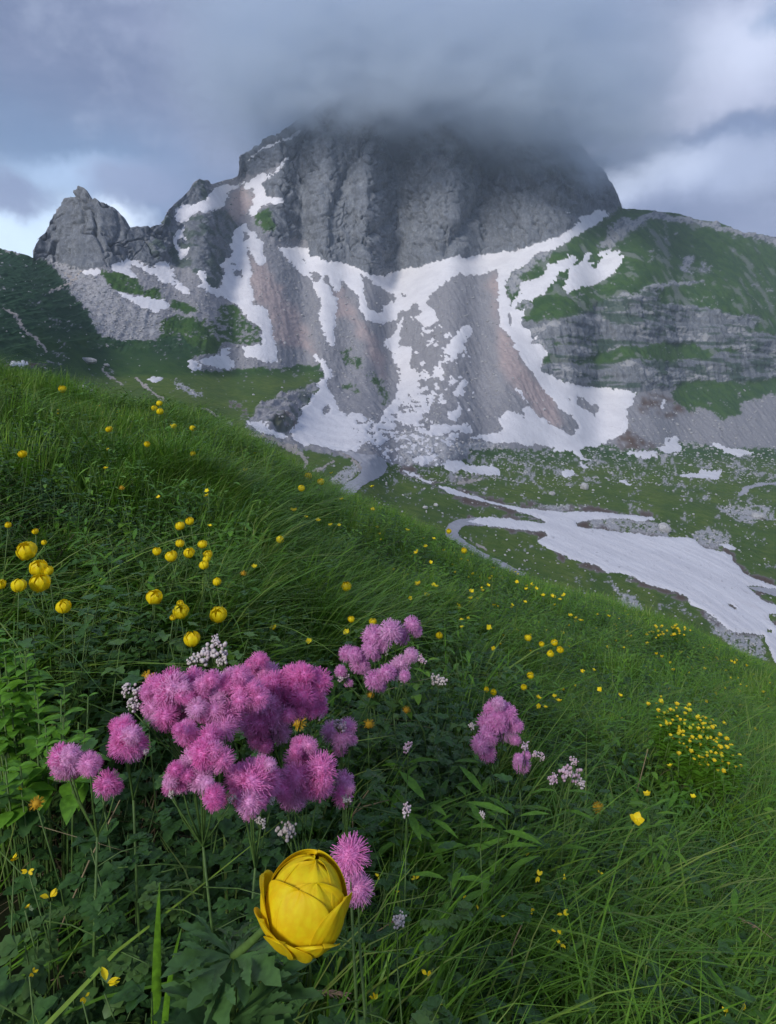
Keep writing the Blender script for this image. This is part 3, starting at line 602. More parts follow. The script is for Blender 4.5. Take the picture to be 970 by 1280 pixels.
for c, (nm, lb) in enumerate([('mountain', 'grey limestone wall and scree fans with their summit hidden in cloud'), ('hill', 'green hillside with pale footpaths on the left below the rock spur'),
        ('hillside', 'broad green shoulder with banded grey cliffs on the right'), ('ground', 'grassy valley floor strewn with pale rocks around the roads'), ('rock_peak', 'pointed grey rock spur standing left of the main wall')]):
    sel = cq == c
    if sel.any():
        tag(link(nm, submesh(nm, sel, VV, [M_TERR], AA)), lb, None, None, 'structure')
# snow sheets
nx2, ny2, nz2 = normals(*[blur2(v, 1) for v in (Xw, Yw, Zw)])
lift = .25+.5*np.clip(Yd/900, 0, 1)
snb = np.clip(blur2(allsnow, 1)*2-1, 0, 1)
Vs = np.stack([Xw+nx2*lift*snb, Yw+ny2*lift*snb, Zw+nz2*lift*snb+.05], -1)
runnel = .25*fbm((Xw*.6+Yw*.35)/2.0, (Xw*.35-Yw*.6)/14, Xw*0, 3, 71)*(m_val)
Vs[..., 2] += runnel*snb
VsT = np.concatenate([Vs, VV[NR:]], 0)
def all4(m):
    q = m[:-1, :-1] & m[1:, :-1] & m[:-1, 1:] & m[1:, 1:]
    return np.concatenate([q, np.zeros((NRT-1-q.shape[0], NC-1), bool)], 0)
def any3(m):
    m = m.astype(int); q = (m[:-1, :-1]+m[1:, :-1]+m[:-1, 1:]+m[1:, 1:]) >= 2
    return np.concatenate([q, np.zeros((NRT-1-q.shape[0], NC-1), bool)], 0)
taken = np.zeros((NRT-1, NC-1), bool)
for k, s in snow.items():
    sel = any3(s) & ~taken; taken |= sel
    if sel.sum() < 4: continue
    nm = 'snowfield' if s.sum() > 6000 else 'snow_patch'
    tag(link(nm, submesh(nm, sel, VsT, [M_SNOW])), 'old white snow, the ' + k, None, 'snow left on the slopes', 'structure')
Vr = np.concatenate([np.stack([Xw, Yw, Zw+.12], -1), VV[NR:]], 0)
for lab, r in roads:
    sel = any3(r) & ~taken
    if sel.sum() > 3: tag(link('road', submesh('road', sel, Vr, [M_ROAD])), 'grey asphalt, ' + lab, None, None, 'structure')
sel = any3(path) & ~taken
Vp = np.concatenate([np.stack([Xw, Yw, Zw+.08], -1), VV[NR:]], 0)
tag(link('footpath', submesh('footpath', sel, Vp, [M_PATH])), 'pale trodden footpaths crossing the green slopes', None, None, 'structure')
# wide base ground out to the horizon
gs = np.linspace(-1, 1, 25); gx, gy = np.meshgrid(np.sign(gs)*np.abs(gs)**2*2300, np.sign(gs)*np.abs(gs)**2*2300)
gz = -130 + 0*gx; i9 = np.arange(625).reshape(25, 25)
tag(link('terrain', mesh_np('terrain', np.stack([gx, gy, gz], -1).reshape(-1, 3), np.stack([i9[:-1, :-1], i9[:-1, 1:], i9[1:, 1:], i9[1:, :-1]], -1).reshape(-1, 4), [M_DARKROCK])), 'dark low ground reaching the horizon', None, None, 'structure')

# ------------------------------------------------------------------ near meadow surface
H0 = .92
su = (f_[:, 0]-CX)/F
ysu = np.interp(f_[:, 0], [-90, 0, 250, 485, 700, 970, 1060], [6.0, 6.2, 7.2, 9, 11, 13.5, 14])
vsu = (CY-(f_[:, 1]+ np.interp(f_[:, 0], [0, 455, 600, 970], [17, 25, 28, 9])))/F
ssu = vsu + 2*H0/ysu; csu = H0/ysu**2
uu = np.linspace(su[0], su[-1], 161)
kern = np.hanning(23); kern /= kern.sum()
def smo(a): return np.convolve(np.pad(a, 11, mode='reflect', reflect_type='odd'), kern, 'valid')
S_t = smo(np.interp(uu, su, ssu)); C_t = smo(np.interp(uu, su, csu))
sl0 = (S_t[20]-S_t[0])/(uu[20]-uu[0]); sl1 = (S_t[-1]-S_t[-21])/(uu[-1]-uu[-21])
def gz0(x, y):
    x = np.asarray(x, float); y = np.asarray(y, float)
    yy = np.maximum(y, .35); u = x/yy
    s = np.interp(u, uu, S_t); s = np.where(u < uu[0], S_t[0]+sl0*(u-uu[0]), s); s = np.where(u > uu[-1], S_t[-1]+sl1*(u-uu[-1]), s)
    c = np.interp(u, uu, C_t)
    z = -H0 + s*yy - c*yy*yy
    z = z + (y-yy)*.1
    return z + .045*fbm(x/.55, y/.55, x*0, 3, 81)*np.clip(y/1.2, .3, 1.4) + .07*fbm(x/2.2, y/2.2, x*0, 2, 82)*np.clip(y/3, 0, 1)
def gz(x, y): return float(gz0(np.array([x]), np.array([y]))[0])
ys = np.concatenate([np.linspace(-3, .4, 12)[:-1], np.linspace(.4, 6, 75), np.geomspace(6.1, 40, 50)])
xs_u = np.linspace(-1, 1, 121)
gy2 = np.repeat(ys[:, None], 121, 1); half = np.where(ys < .4, 3.0, np.maximum(3.0, ys*.95))
gx2 = xs_u[None]*half[:, None]
gz2 = gz0(gx2, gy2)
i2 = np.arange(gx2.size).reshape(gx2.shape)
tag(link('meadow', mesh_np('meadow', np.stack([gx2, gy2, gz2], -1).reshape(-1, 3), np.stack([i2[:-1, :-1], i2[:-1, 1:], i2[1:, 1:], i2[1:, :-1]], -1).reshape(-1, 4), [M_SOILFG])), 'dark turf of the flowering meadow slope', None, None, 'structure')

# ------------------------------------------------------------------ instancing for stuff
def proto_coll(name, meshes):
    c = bpy.data.collections.new(name)
    for i, me in enumerate(meshes):
        o = bpy.data.objects.new('%s_%02d' % (name, i), me); c.objects.link(o)
    return c
def scatter(name, label, pts, rot, scl, idx, coll):
    me = bpy.data.meshes.new(name); n = len(pts)
    me.vertices.add(n); me.vertices.foreach_set('co', np.asarray(pts, np.float32).ravel())
    for a, v, ty in (('rot', rot, 'FLOAT_VECTOR'), ('scl', scl, 'FLOAT_VECTOR')):
        at = me.attributes.new(a, ty, 'POINT'); at.data.foreach_set('vector', np.asarray(v, np.float32).ravel())
    at = me.attributes.new('idx', 'INT', 'POINT'); at.data.foreach_set('value', np.asarray(idx, np.int32))
    o = link(name, me)
    ng = bpy.data.node_groups.new(name, 'GeometryNodeTree')
    ng.interface.new_socket('Geometry', in_out='INPUT', socket_type='NodeSocketGeometry'); ng.interface.new_socket('Geometry', in_out='OUTPUT', socket_type='NodeSocketGeometry')
    gi = ng.nodes.new('NodeGroupInput'); go = ng.nodes.new('NodeGroupOutput')
    ip = ng.nodes.new('GeometryNodeInstanceOnPoints'); ci = ng.nodes.new('GeometryNodeCollectionInfo')
    ci.inputs['Collection'].default_value = coll; ci.inputs['Separate Children'].default_value = True; ci.inputs['Reset Children'].default_value = True
    ip.inputs['Pick Instance'].default_value = True
    def na(nm, ty):
        x = ng.nodes.new('GeometryNodeInputNamedAttribute'); x.data_type = ty; x.inputs[0].default_value = nm; return x.outputs[0]
    ng.links.new(gi.outputs[0], ip.inputs['Points']); ng.links.new(ci.outputs[0], ip.inputs['Instance'])
    ng.links.new(na('idx', 'INT'), ip.inputs['Instance Index'])
    er = ng.nodes.new('FunctionNodeEulerToRotation'); ng.links.new(na('rot', 'FLOAT_VECTOR'), er.inputs[0]); ng.links.new(er.outputs[0], ip.inputs['Rotation'])
    ng.links.new(na('scl', 'FLOAT_VECTOR'), ip.inputs['Scale'])
    ng.links.new(ip.outputs[0], go.inputs[0])
    md = o.modifiers.new('scatter', 'NODES'); md.node_group = ng
    return tag(o, label, None, None, 'stuff')

def tuft(seed, nb, R, hmin, hmax, wid, bend, mat, segs=4, lean=0.0, fall=0.0):
    r = random.Random(seed); V = []; Q = []
    for _ in range(nb):
        a = r.uniform(0, 2*math.pi); rad = R*math.sqrt(r.random())
        bx, by = rad*math.cos(a), rad*math.sin(a)
        d = a + r.gauss(0, .8); h = r.uniform(hmin, hmax); bn = bend*r.uniform(.3, 1.3)*h; w = wid*r.uniform(.6, 1.25)
        dx, dy = math.cos(d), math.sin(d); tw = r.uniform(-.9, .9); base = len(V)
        for i in range(segs+1):
            t = i/segs
            px_ = bx+dx*bn*t*t+lean*h*t; py_ = by+dy*bn*t*t; pz_ = h*(t-(.42*bend*r.uniform(.9, 1.1)+fall)*t**3)
            an = d+math.pi/2+tw*t; ww = w*.5*(1-t**2.2)*(.75+.5*min(1, t*3)) if i < segs else w*.04
            V.append((px_-math.cos(an)*ww, py_-math.sin(an)*ww, pz_)); V.append((px_+math.cos(an)*ww, py_+math.sin(an)*ww, pz_))
        for i in range(segs):
            b = base+2*i; Q.append((b, b+1, b+3, b+2))
    return mesh_np('tuft', V, Q, [mat])
def leaf_shape(kind, r):
    """outline points of one leaf, base at the origin, pointing +x, length 1"""
    if kind == 'ovate': return [(0,0),(.12,.14),(.32,.27),(.55,.28),(.8,.16),(1,0)]
    if kind == 'lance': return [(0,0),(.2,.07),(.5,.11),(.8,.06),(1,0)]
    if kind == 'trilobe': return [(0,0),(.18,.2),(.36,.48),(.55,.46),(.62,.26),(.86,.22),(1,0)]
    if kind == 'toothed': return [(0,0),(.25,.06),(.42,.13),(.50,.10),(.58,.22),(.66,.14),(.74,.19),(.80,.10),(.88,.11),(1,0)]
def add_leaf(mb, base, direc, up, ln, wd, kind, droop=.25, fold=.25, m=0):
    o = leaf_shape(kind, None); d = Vector(direc).normalized(); u = Vector(up); s = d.cross(u)
    if s.length < 1e-4: s = d.orthogonal()
    s.normalize(); u = s.cross(d).normalized(); b = Vector(base); V = []; n = len(o)
    def P(x, y): return b+d*(x*ln*(1-.15*droop*x))+s*(y*ln*wd)+u*(abs(y)*ln*wd*fold-droop*ln*x*x)
    for x, y in o: V.append(P(x, 0))
    for x, y in o[1:-1]: V.append(P(x, y))
    for x, y in o[1:-1]: V.append(P(x, -y))
    Fc = []
    for i in range(n-1):
        l0 = n+i-1 if i > 0 else None; l1 = n+i if i+1 < n-1 else None
        r0 = 2*n-2+i-1 if i > 0 else None; r1 = 2*n-2+i if i+1 < n-1 else None
        for a, c, rev in ((l0, l1, 0), (r0, r1, 1)):
            poly = [i, i+1] + ([c] if c is not None else []) + ([a] if a is not None else [])
            if len(poly) > 2: Fc.append(tuple(poly[::-1] if rev else poly))
    mb.add(V, Fc, m)
def herb(seed, kind, nst, h, ln, wd, mats, per=5, spread=.04):
    r = random.Random(seed); mb = MB()
    for _ in range(nst):
        a = r.uniform(0, 6.28); q = spread*math.sqrt(r.random()); b = Vector((q*math.cos(a), q*math.sin(a), 0))
        hh = h*r.uniform(.6, 1.1); tip = b+Vector((r.gauss(0, .25)*hh, r.gauss(0, .25)*hh, hh))
        mb.tube([b, (b+tip)/2+Vector((r.gauss(0, .05)*hh, 0, 0)), tip], [.0012, .001, .0006], 3, 1)
        for i in range(per):
            t = .35+.65*(i+1)/per; p = b.lerp(tip, t); an = r.uniform(0, 6.28)+i*2.4
            for k in ((0, math.pi) if kind in ('ovate', 'lance') else (0,)):
                dd = Vector((math.cos(an+k), math.sin(an+k), r.uniform(-.1, .55)))
                add_leaf(mb, p+dd*.004, dd, (0, 0, 1), ln*r.uniform(.6, 1.15), wd, kind, r.uniform(.1, .5), r.uniform(.1, .4))
                if kind == 'trilobe':
                    for s2 in (-.9, .9):
                        d2 = Vector((math.cos(an+s2), math.sin(an+s2), dd.z)); add_leaf(mb, p+dd*.004, d2, (0, 0, 1), ln*r.uniform(.5, 1.0), wd, kind, .3, .3)
    return mb.data('herb', mats)
def palmate(mb, base, direc, up, ln, lobes=5, m=0, r=random):
    d = Vector(direc).normalized(); s = d.cross(Vector(up)).normalized(); u = s.cross(d).normalized()
    for k in range(lobes):
        an = (k-(lobes-1)/2)*(.62+.05*r.random()); dd = d*math.cos(an)+s*math.sin(an)+u*r.uniform(-.05, .12)
        l = ln*(1-.22*abs(k-(lobes-1)/2)/(lobes/2))*r.uniform(.9, 1.05)
        add_leaf(mb, base, dd, u, l, .72, 'toothed', .25, .3, m)
        for q in (-1, 1):
            d2 = (dd+s*q*.45*math.cos(an)-d*q*.45*math.sin(an)).normalized()
            add_leaf(mb, Vector(base)+dd*l*.42, d2, u, l*.45, .6, 'toothed', .2, .3, m)

G_near = proto_coll('tuft_near', [tuft(i, 26, .045, .16, .30, .0042, .55+.1*(i % 3), M_GRASS if i % 2 else M_GRASSB, 5) for i in range(6)])
G_far = proto_coll('tuft_far', [tuft(20+i, 60, .13, .12, .27, .0044, .38, M_GRASS if i % 2 else M_GRASSB, 3) for i in range(5)])
G_long = proto_coll('tuft_long', [tuft(40+i, 34, .035, .26, .46, .0052, .95, M_GRASS if i % 2 else M_GRASSB, 7) for i in range(4)])
G_dry = proto_coll('tuft_dry', [tuft(60+i, 22, .05, .10, .26, .0022, 1.25, M_DRY, 5) for i in range(3)])
G_herb = proto_coll('herb_mixed', [herb(70+i, k, 6, hh, ll, ww, [mt, M_STEM], pr) for i, (k, hh, ll, ww, mt, pr) in enumerate([
    ('ovate', .17, .026, .9, M_LEAF, 5), ('ovate', .15, .020, 1.0, M_LEAFL, 6), ('trilobe', .20, .017, .9, M_LEAFD, 7), ('trilobe', .18, .015, .9, M_LEAFD, 8),
    ('lance', .20, .045, .9, M_LEAF, 7), ('toothed', .16, .034, 1.1, M_LEAFD, 5), ('trilobe', .15, .022, 1.0, M_LEAF, 6)])])

def field(n, ymin, ymax, power=1.0, pxr=(-170, 1120)):
    """random points over the meadow: px uniform, distance with density ~ y**power"""
    px = rng.uniform(pxr[0], pxr[1], n); q = rng.random(n)
    y = (ymin**(power+1)+q*(ymax**(power+1)-ymin**(power+1)))**(1/(power+1))
    lim = np.interp(px, f_[:, 0], ysu)*1.45
    k = y < lim; px = px[k]; y = y[k]; x = (px-CX)/F*y
    return px, x, y, gz0(x, y)
def rots(n, tilt=.12): return np.stack([rng.normal(0, tilt, n), rng.normal(0, tilt, n), rng.uniform(0, 6.283, n)], -1)
def screen(px, y, z): return px, CY-F*z/y
# patch noises
def pn(x, y, s, seed): return fbm(x/s, y/s, x*0, 3, seed)
def put_grass(name, label, coll, nproto, n, ymin, ymax, power, hfun, keep=None, tilt=.12, xyf=None):
    px, x, y, z = field(n, ymin, ymax, power)
    py = CY-F*(z+.12)/y
    k = np.ones(len(px), bool) if keep is None else keep(px, py, x, y)
    px, x, y, z, py = px[k], x[k], y[k], z[k], py[k]
    h = hfun(px, py, x, y); m = len(x)
    sxy = np.ones(m) if xyf is None else xyf(y)
    return scatter(name, label, np.stack([x, y, z-.01], -1), rots(m, tilt), np.stack([sxy, sxy, h], -1), rng.integers(0, nproto, m), coll)

def hcommon(px, py, x, y):
    h = .84+.55*pn(x, y, .8, 91)+.45*pn(x, y, .28, 97)+.15*rng.normal(size=len(x))
    h *= np.where((px < 125) & (py > 790) & (py < 1120), .5, 1.0); h *= np.where((px > 800) & (px < 940) & (py > 880) & (py < 1040), .6, 1.0)
    h *= np.where((px > 60) & (px < 560) & (py > 800) & (py < 1300), .72, 1.0)
    h *= np.where((px > 560) & (py > 1000), .8, 1.0); h *= np.where((px > 560) & (py > 720) & (py < 950), .8, 1.0)
    return np.clip(h, .3, 1.6)
put_grass('grass', 'dense green grass of the near meadow slope', G_near, 6, 10500, .3, 3.2, 1.0, hcommon, lambda px, py, x, y: pn(x, y, .5, 92) > -.26)
put_grass('grass', 'green grass covering the upper meadow to its edge', G_far, 5, 26000, 2.2, 20, 1.0, lambda px, py, x, y: np.clip(.85+.6*pn(x, y, 1.5, 93)+.6*pn(x, y, .4, 98), .3, 1.6), None, .15, lambda y: np.clip(y/5, .8, 1.8))
put_grass('long_grass', 'long arching grass blades in tussocks', G_long, 4, 3000, .5, 5, 1.0, lambda px, py, x, y: np.clip(.75+.4*pn(x, y, .6, 94), .4, 1.2), lambda px, py, x, y: (pn(x, y, .7, 95) > .02) & ~((px > 80) & (px < 560) & (py > 830) & (py < 1120)) | ((px > 540) & (py > 1020) & (rng.random(len(px)) < .8)))
put_grass('dry_grass', 'dead straw coloured grass among the green', G_dry, 3, 3600, .6, 6, 1.0, lambda px, py, x, y: np.full(len(px), .9), lambda px, py, x, y: ((px < 40) & (np.abs(py-650) < 60)) | ((px < 60) & (np.abs(py-560) < 18)) | ((np.abs(px-790) < 90) & (py > 1190)) | (rng.random(len(px)) < .10))
def herb_keep(px, py, x, y): return (pn(x, y, .45, 96) > -.02) | ((px > 60) & (px < 620) & (py > 830) & (rng.random(len(px)) < .9)) | ((px > 520) & (px < 930) & (py < 960) & (rng.random(len(px)) < .75))
px, x, y, z = field(15000, .36, 9, .9)
py = CY-F*(z+.12)/y; k = herb_keep(px, py, x, y); px, x, y, z, py = px[k], x[k], y[k], z[k], py[k]
ii = rng.integers(0, 7, len(px)); dk = (px > 60) & (px < 640) & (py > 830); ii = np.where(dk & (rng.random(len(px)) < .8), rng.choice([2, 3, 5, 2, 3], len(px)), ii)
sc_ = rng.uniform(.85, 1.35, len(px))*np.where(dk, 1.15, 1.0)
scatter('leafy_ground_cover', 'low leafy herbs growing between the grass', np.stack([x, y, z], -1), rots(len(px), .15), np.stack([sc_]*3, -1), ii, G_herb)

# loose rocks over the far slopes
def rock_mesh(seed):
    r = random.Random(seed); mb = MB(); mb.sphere((0, 0, 0), 1, 7, 5, 0, (1, r.uniform(.6, 1), r.uniform(.45, .8)))
    mb.v = [tuple(c*(1+r.uniform(-.22, .22)) for c in v) for v in mb.v]
    return mb.data('rock', [M_BOULDER], False)
R_c = proto_coll('rock', [rock_mesh(i) for i in range(5)])
dens = np.where(m_val, .5, 0)+np.where(m_val & (PY < 606), 2.0, 0)+np.where(screem & ~grass & ~m_val, 1.1, 0)+np.where(m_ls, 2.5, 0)+np.where(anyp(PX, PY, PALES), 5, 0)+np.where(m_left, .06, 0)+np.where(m_val & rocky, 4, 0)+np.where(mot, 3, 0)
dens = np.where(allsnow | road | (PY > bot[None]-8), 0, dens); dens = np.where(allsnow & mot, .5, dens)
pr = (dens/dens.sum()).ravel(); nn = 7000
pick = rng.choice(len(pr), nn, p=pr); P3 = V.reshape(-1, 3)[pick]; P3 = P3 + rng.normal(0, .3, P3.shape)*[1, 1, 0]
rs = (.0009+.0016*rng.random(nn)**3)*P3[:, 1]*1.0
scatter('rock_debris', 'pale loose limestone rocks scattered over scree and valley', P3+np.stack([rs*0, rs*0, rs*.15], -1), rots(nn, .4), np.stack([rs, rs, rs*.8], -1), rng.integers(0, 5, nn), R_c)

# ------------------------------------------------------------------ far single things
def terr(px, py):
    j = int(np.clip(round((px-X0)/DX), 0, NC-1)); i = int(np.argmin(np.abs(PY[:, j]-py))); return V[i, j]
def boulder(px, py, wpx, hpx, label, seed, depth=.8, sharp=.16):
    p = terr(px, py+hpx*.35); s = p[1]/F; r = random.Random(seed); mb = MB()
    mb.sphere((0, 0, 0), 1, 12, 8, 0, (1, 1, 1))
    out = []
    for v in mb.v:
        k = 1+sharp*(vn1(v, seed)) ; out.append((v[0]*k*wpx*.5*s, v[1]*k*depth*wpx*.5*s, v[2]*k*hpx*.6*s))
    mb.v = out; o = link('boulder', mb.data('boulder', [M_BOULDER], False)); o.location = (p[0], p[1], p[2]+hpx*.3*s)
    return tag(o, label, 'boulder')
def vn1(v, seed): return float(fbm(np.array([v[0]*1.6+seed]), np.array([v[1]*1.6]), np.array([v[2]*1.6]), 3, seed)[0])*1.8
boulder(731, 608, 11, 9, 'lone grey boulder standing on the green valley floor', 3)
boulder(109, 450, 24, 7, 'long flat pale rock lying on the saddle left of the footpath', 4, .5)
boulder(286, 532, 12, 11, 'grey boulder at the lower end of the gravel path', 5)
boulder(133, 456, 8, 4, 'small pale stone just right of the long flat rock', 6)
boulder(690, 615, 9, 5, 'low pale stone on the grass under the flat snow patch', 7)
boulder(545, 629, 6, 4, 'white stone on the dark green bank right of the road bend', 8)
boulder(531, 634, 7, 4, 'pale stone left of the white stone on the green bank', 9)
boulder(103, 490, 16, 15, 'pinkish grey rock outcrop just above the meadow edge', 10)
boulder(830, 660, 16, 12, 'grey rock outcrop at the top edge of the large snowfield', 11)
boulder(948, 646, 20, 9, 'pinkish rock outcrop on the slope above the snowfield at right', 12)

# ------------------------------------------------------------------ cloud round the summit
def cloud():
    mb = MB(); yc = float(np.median(Yd[-1, (cols > 420) & (cols < 640)])); s = yc/F
    yf = float(Yd[(PY < 215) & (PX > 290) & (PX < 780)].min())
    print('CLOUD depth', yc, yf)
    x0, x1 = (200-CX)*s, (880-CX)*s; z0, z1 = (CY-240)*s, (CY+20)*s; ya, yb = yf-130, yc+90
    mb.add([(x0,ya,z0),(x1,ya,z0),(x1,yb,z0),(x0,yb,z0),(x0,ya,z1),(x1,ya,z1),(x1,yb,z1),(x0,yb,z1)], [(0,3,2,1),(4,5,6,7),(0,1,5,4),(1,2,6,5),(2,3,7,6),(3,0,4,7)])
    m, t, out = newmat('summit_cloud')
    g = N(t, 'ShaderNodeNewGeometry').outputs['Position']
    sp = N(t, 'ShaderNodeSeparateXYZ'); L(t, g, sp.inputs[0]); x, y, z = sp.outputs
    nz_ = noise(t, vmath(t, 'MULTIPLY', g, (.007, .007, .014)).outputs[0], 1.0, 6, .62, .6).outputs['Fac']
    nf = mathn(t, 'MULTIPLY', mathn(t, 'SUBTRACT', nz_, .5), 80.0*s)
    nm_ = noise(t, vmath(t, 'MULTIPLY', g, (.016, .016, .03)).outputs[0], 1.0, 5, .6, .8).outputs['Fac']
    # the base of the bank dips to the right
    tilt = mathn(t, 'MULTIPLY', mathn(t, 'MAXIMUM', mathn(t, 'SUBTRACT', x, (560-CX)*s), 0.0), -.16)
    base = mathn(t, 'ADD', mathn(t, 'SUBTRACT', mathn(t, 'SUBTRACT', z, (CY-206)*s), tilt), nf)
    up = smooth(t, base, -16*s, 42*s)
    ex = mathn(t, 'MULTIPLY', smooth(t, mathn(t, 'ADD', x, nf), x0+15*s, (370-CX)*s), smooth(t, mathn(t, 'ADD', x, nf), x1-30*s, (660-CX)*s))
    ey = mathn(t, 'MULTIPLY', smooth(t, y, ya, ya+100), smooth(t, y, yb, yb-40))
    ez = smooth(t, mathn(t, 'ADD', z, nf), z1-5*s, z1-105*s)
    d = mathn(t, 'MULTIPLY', mathn(t, 'MULTIPLY', mathn(t, 'MULTIPLY', up, ex), mathn(t, 'MULTIPLY', ey, ez)), mathn(t, 'ADD', mathn(t, 'MULTIPLY', smooth(t, nm_, .38, .62), .038), .010))
    pv = N(t, 'ShaderNodeVolumePrincipled'); pv.inputs['Color'].default_value = (.89, .945, 1.0, 1); pv.inputs['Anisotropy'].default_value = .45
    L(t, d, pv.inputs['Density']); L(t, pv.outputs[0], out.inputs['Volume'])
    o = link('cloud', mb.data('cloud', [m], False)); return tag(o, 'grey cloud bank wrapped around the hidden summit', None, None, 'stuff')
cloud()

# ------------------------------------------------------------------ thin mountain air
def haze():
    zt = max(float(VV[..., 2].max()), (CY+140)*float(np.median(Yd[-1, (cols > 420) & (cols < 640)]))/F)+25; mb = MB(); q = 2340
    mb.add([(-q,-q,-131),(q,-q,-131),(q,q,-131),(-q,q,-131),(-q,-q,zt),(q,-q,zt),(q,q,zt),(-q,q,zt)], [(0,3,2,1),(4,5,6,7),(0,1,5,4),(1,2,6,5),(2,3,7,6),(3,0,4,7)])
    m, t, out = newmat('thin_haze'); pv = N(t, 'ShaderNodeVolumePrincipled'); pv.inputs['Color'].default_value = (.72, .86, 1.0, 1); pv.inputs['Density'].default_value = 1.25e-4
    L(t, pv.outputs[0], out.inputs['Volume']); tag(link('haze', mb.data('haze', [m], False)), 'thin bluish mountain air', None, None, 'stuff')
if HAZE: haze()

# ------------------------------------------------------------------ flowers
def on_canopy(px, py, stem):
    """distance at which a head drawn at px,py stands `stem` metres above the ground"""
    u, _, v = ray(px, py); best = None; y = .3
    while y < 20:
        if v*y <= gz(u*y, y)+stem: return y
        y *= 1.03
    return float(np.interp(px, f_[:, 0], ysu))
def globe_petals(seed, nu=6, nv=6, layers=((5, .90, .15), (5, 1.0, .0))):
    """list of (verts, faces) for the sepals of a globeflower of radius 1, opening +z"""
    r = random.Random(seed); out = []
    for n, rad, lo in layers:
        ph0 = r.uniform(0, 6.28)
        for k in range(n):
            pc = ph0+2*math.pi*k/n+r.gauss(0, .08); w_ = 1.55*math.pi/n+.25; V = []; rr = rad*r.uniform(.96, 1.05); curl = r.uniform(-.04, .10); thmax = r.uniform(2.62, 2.95) if rad < .95 else r.uniform(1.9, 2.5)
            for j in range(nv):
                t = j/(nv-1); th = .12+t*thmax
                sh = math.sin(min(1, t*1.5+.2)*math.pi/2)*math.sqrt(max(0, 1-max(0, (t-.55)/.45)**2.4))
                for i in range(nu):
                    q = 2*i/(nu-1)-1; ph = pc+q*w_*.5*sh
                    R = rr*(1+.05*q*q+curl*t*t+.03*math.sin(5*q+k))
                    R *= 1-.06*t
                    V.append((R*math.sin(th)*math.cos(ph), R*math.sin(th)*math.sin(ph), -R*math.cos(th)*.92))
            out.append((V, [(j*nu+i, j*nu+i+1, (j+1)*nu+i+1, (j+1)*nu+i) for j in range(nv-1) for i in range(nu-1)]))
    return out
PET = []   # shared petal meshes per variant
for s in range(3):
    PET.append([ (lambda mb: mb.data('petal', [M_YEL]))(_m) for _m in [MB()]*0 ])
    for V_, F_ in globe_petals(100+s, 6, 7):
        mb = MB(); mb.add(V_, F_); PET[s].append(mb.data('petal', [M_YEL]))
GLOBE = []
for s in range(4):
    mb = MB()
    for V_, F_ in globe_petals(200+s, 4, 5): mb.add(V_, F_)
    GLOBE.append(mb.data('flower_head', [M_YEL]))
def cup_mesh(seed, n=5, mat=M_YELS):
    r = random.Random(seed); mb = MB()
    for k in range(n):
        a = 2*math.pi*k/n+r.gauss(0, .1); d = Vector((math.cos(a), math.sin(a), r.uniform(.25, .6)))
        add_leaf(mb, (0, 0, 0), d, (0, 0, 1), r.uniform(.9, 1.1), 1.5, 'ovate', -.25, .3)
    mb.sphere((0, 0, .12), .2, 6, 4, 0)
    return mb.data('flower_head', [mat])
CUP = [cup_mesh(300+i) for i in range(3)]
def small_bloom_mesh(seed):     # tiny buttercup in one mesh: petals and stem
    r = random.Random(seed); mb = MB()
    for k in range(5):
        a = 2*math.pi*k/5; d = Vector((math.cos(a), math.sin(a), .7)); add_leaf(mb, (0, 0, 0), d, (0, 0, 1), 1, 1.5, 'ovate', -.3, .3)
    mb.tube([(0, 0, 0), (r.uniform(-1, 1), r.uniform(-1, 1), -6), (r.uniform(-2, 2), r.uniform(-2, 2), -16)], .09, 3, 1)
    return mb.data('buttercup', [M_YELS, M_STEM])
TINY = [small_bloom_mesh(320+i) for i in range(4)]
def vetch_mesh(seed):
    r = random.Random(seed); mb = MB()
    for k in range(r.choice([3, 4, 5])):
        a = r.uniform(0, 6.28); d = Vector((math.cos(a), math.sin(a), r.uniform(-.3, .7)))
        add_leaf(mb, d*.1, d, (0, 0, 1), r.uniform(.8, 1.2), r.uniform(.7, 1.1), 'ovate', r.uniform(-.4, .3), .5)
        add_leaf(mb, d*.3, d+Vector((0, 0, .6)), d, r.uniform(.5, .8), 1.2, 'ovate', -.3, .5)
    return mb.data('flower_head', [M_YELS])
VET = [vetch_mesh(340+i) for i in range(5)]
def stem_data(top, foot, rad, seed, mat=M_STEM, n=5):
    r = random.Random(seed); a, b = Vector(foot), Vector(top); d = (b-a).length
    o1 = Vector((r.gauss(0, .05), r.gauss(0, .05), 0))*d; mb = MB()
    pts = [a, a.lerp(b, .35)+o1, a.lerp(b, .7)+o1*.8, b]
    mb.tube(pts, [rad*1.2, rad, rad*.9, rad*.8], n); return mb.data('stem', [mat])
def thing(name, loc, label, cat, group=None):
    e = bpy.data.objects.new(name, None); C.objects.link(e); e.location = loc; e.empty_display_size = .02
    return tag(e, label, cat, group)
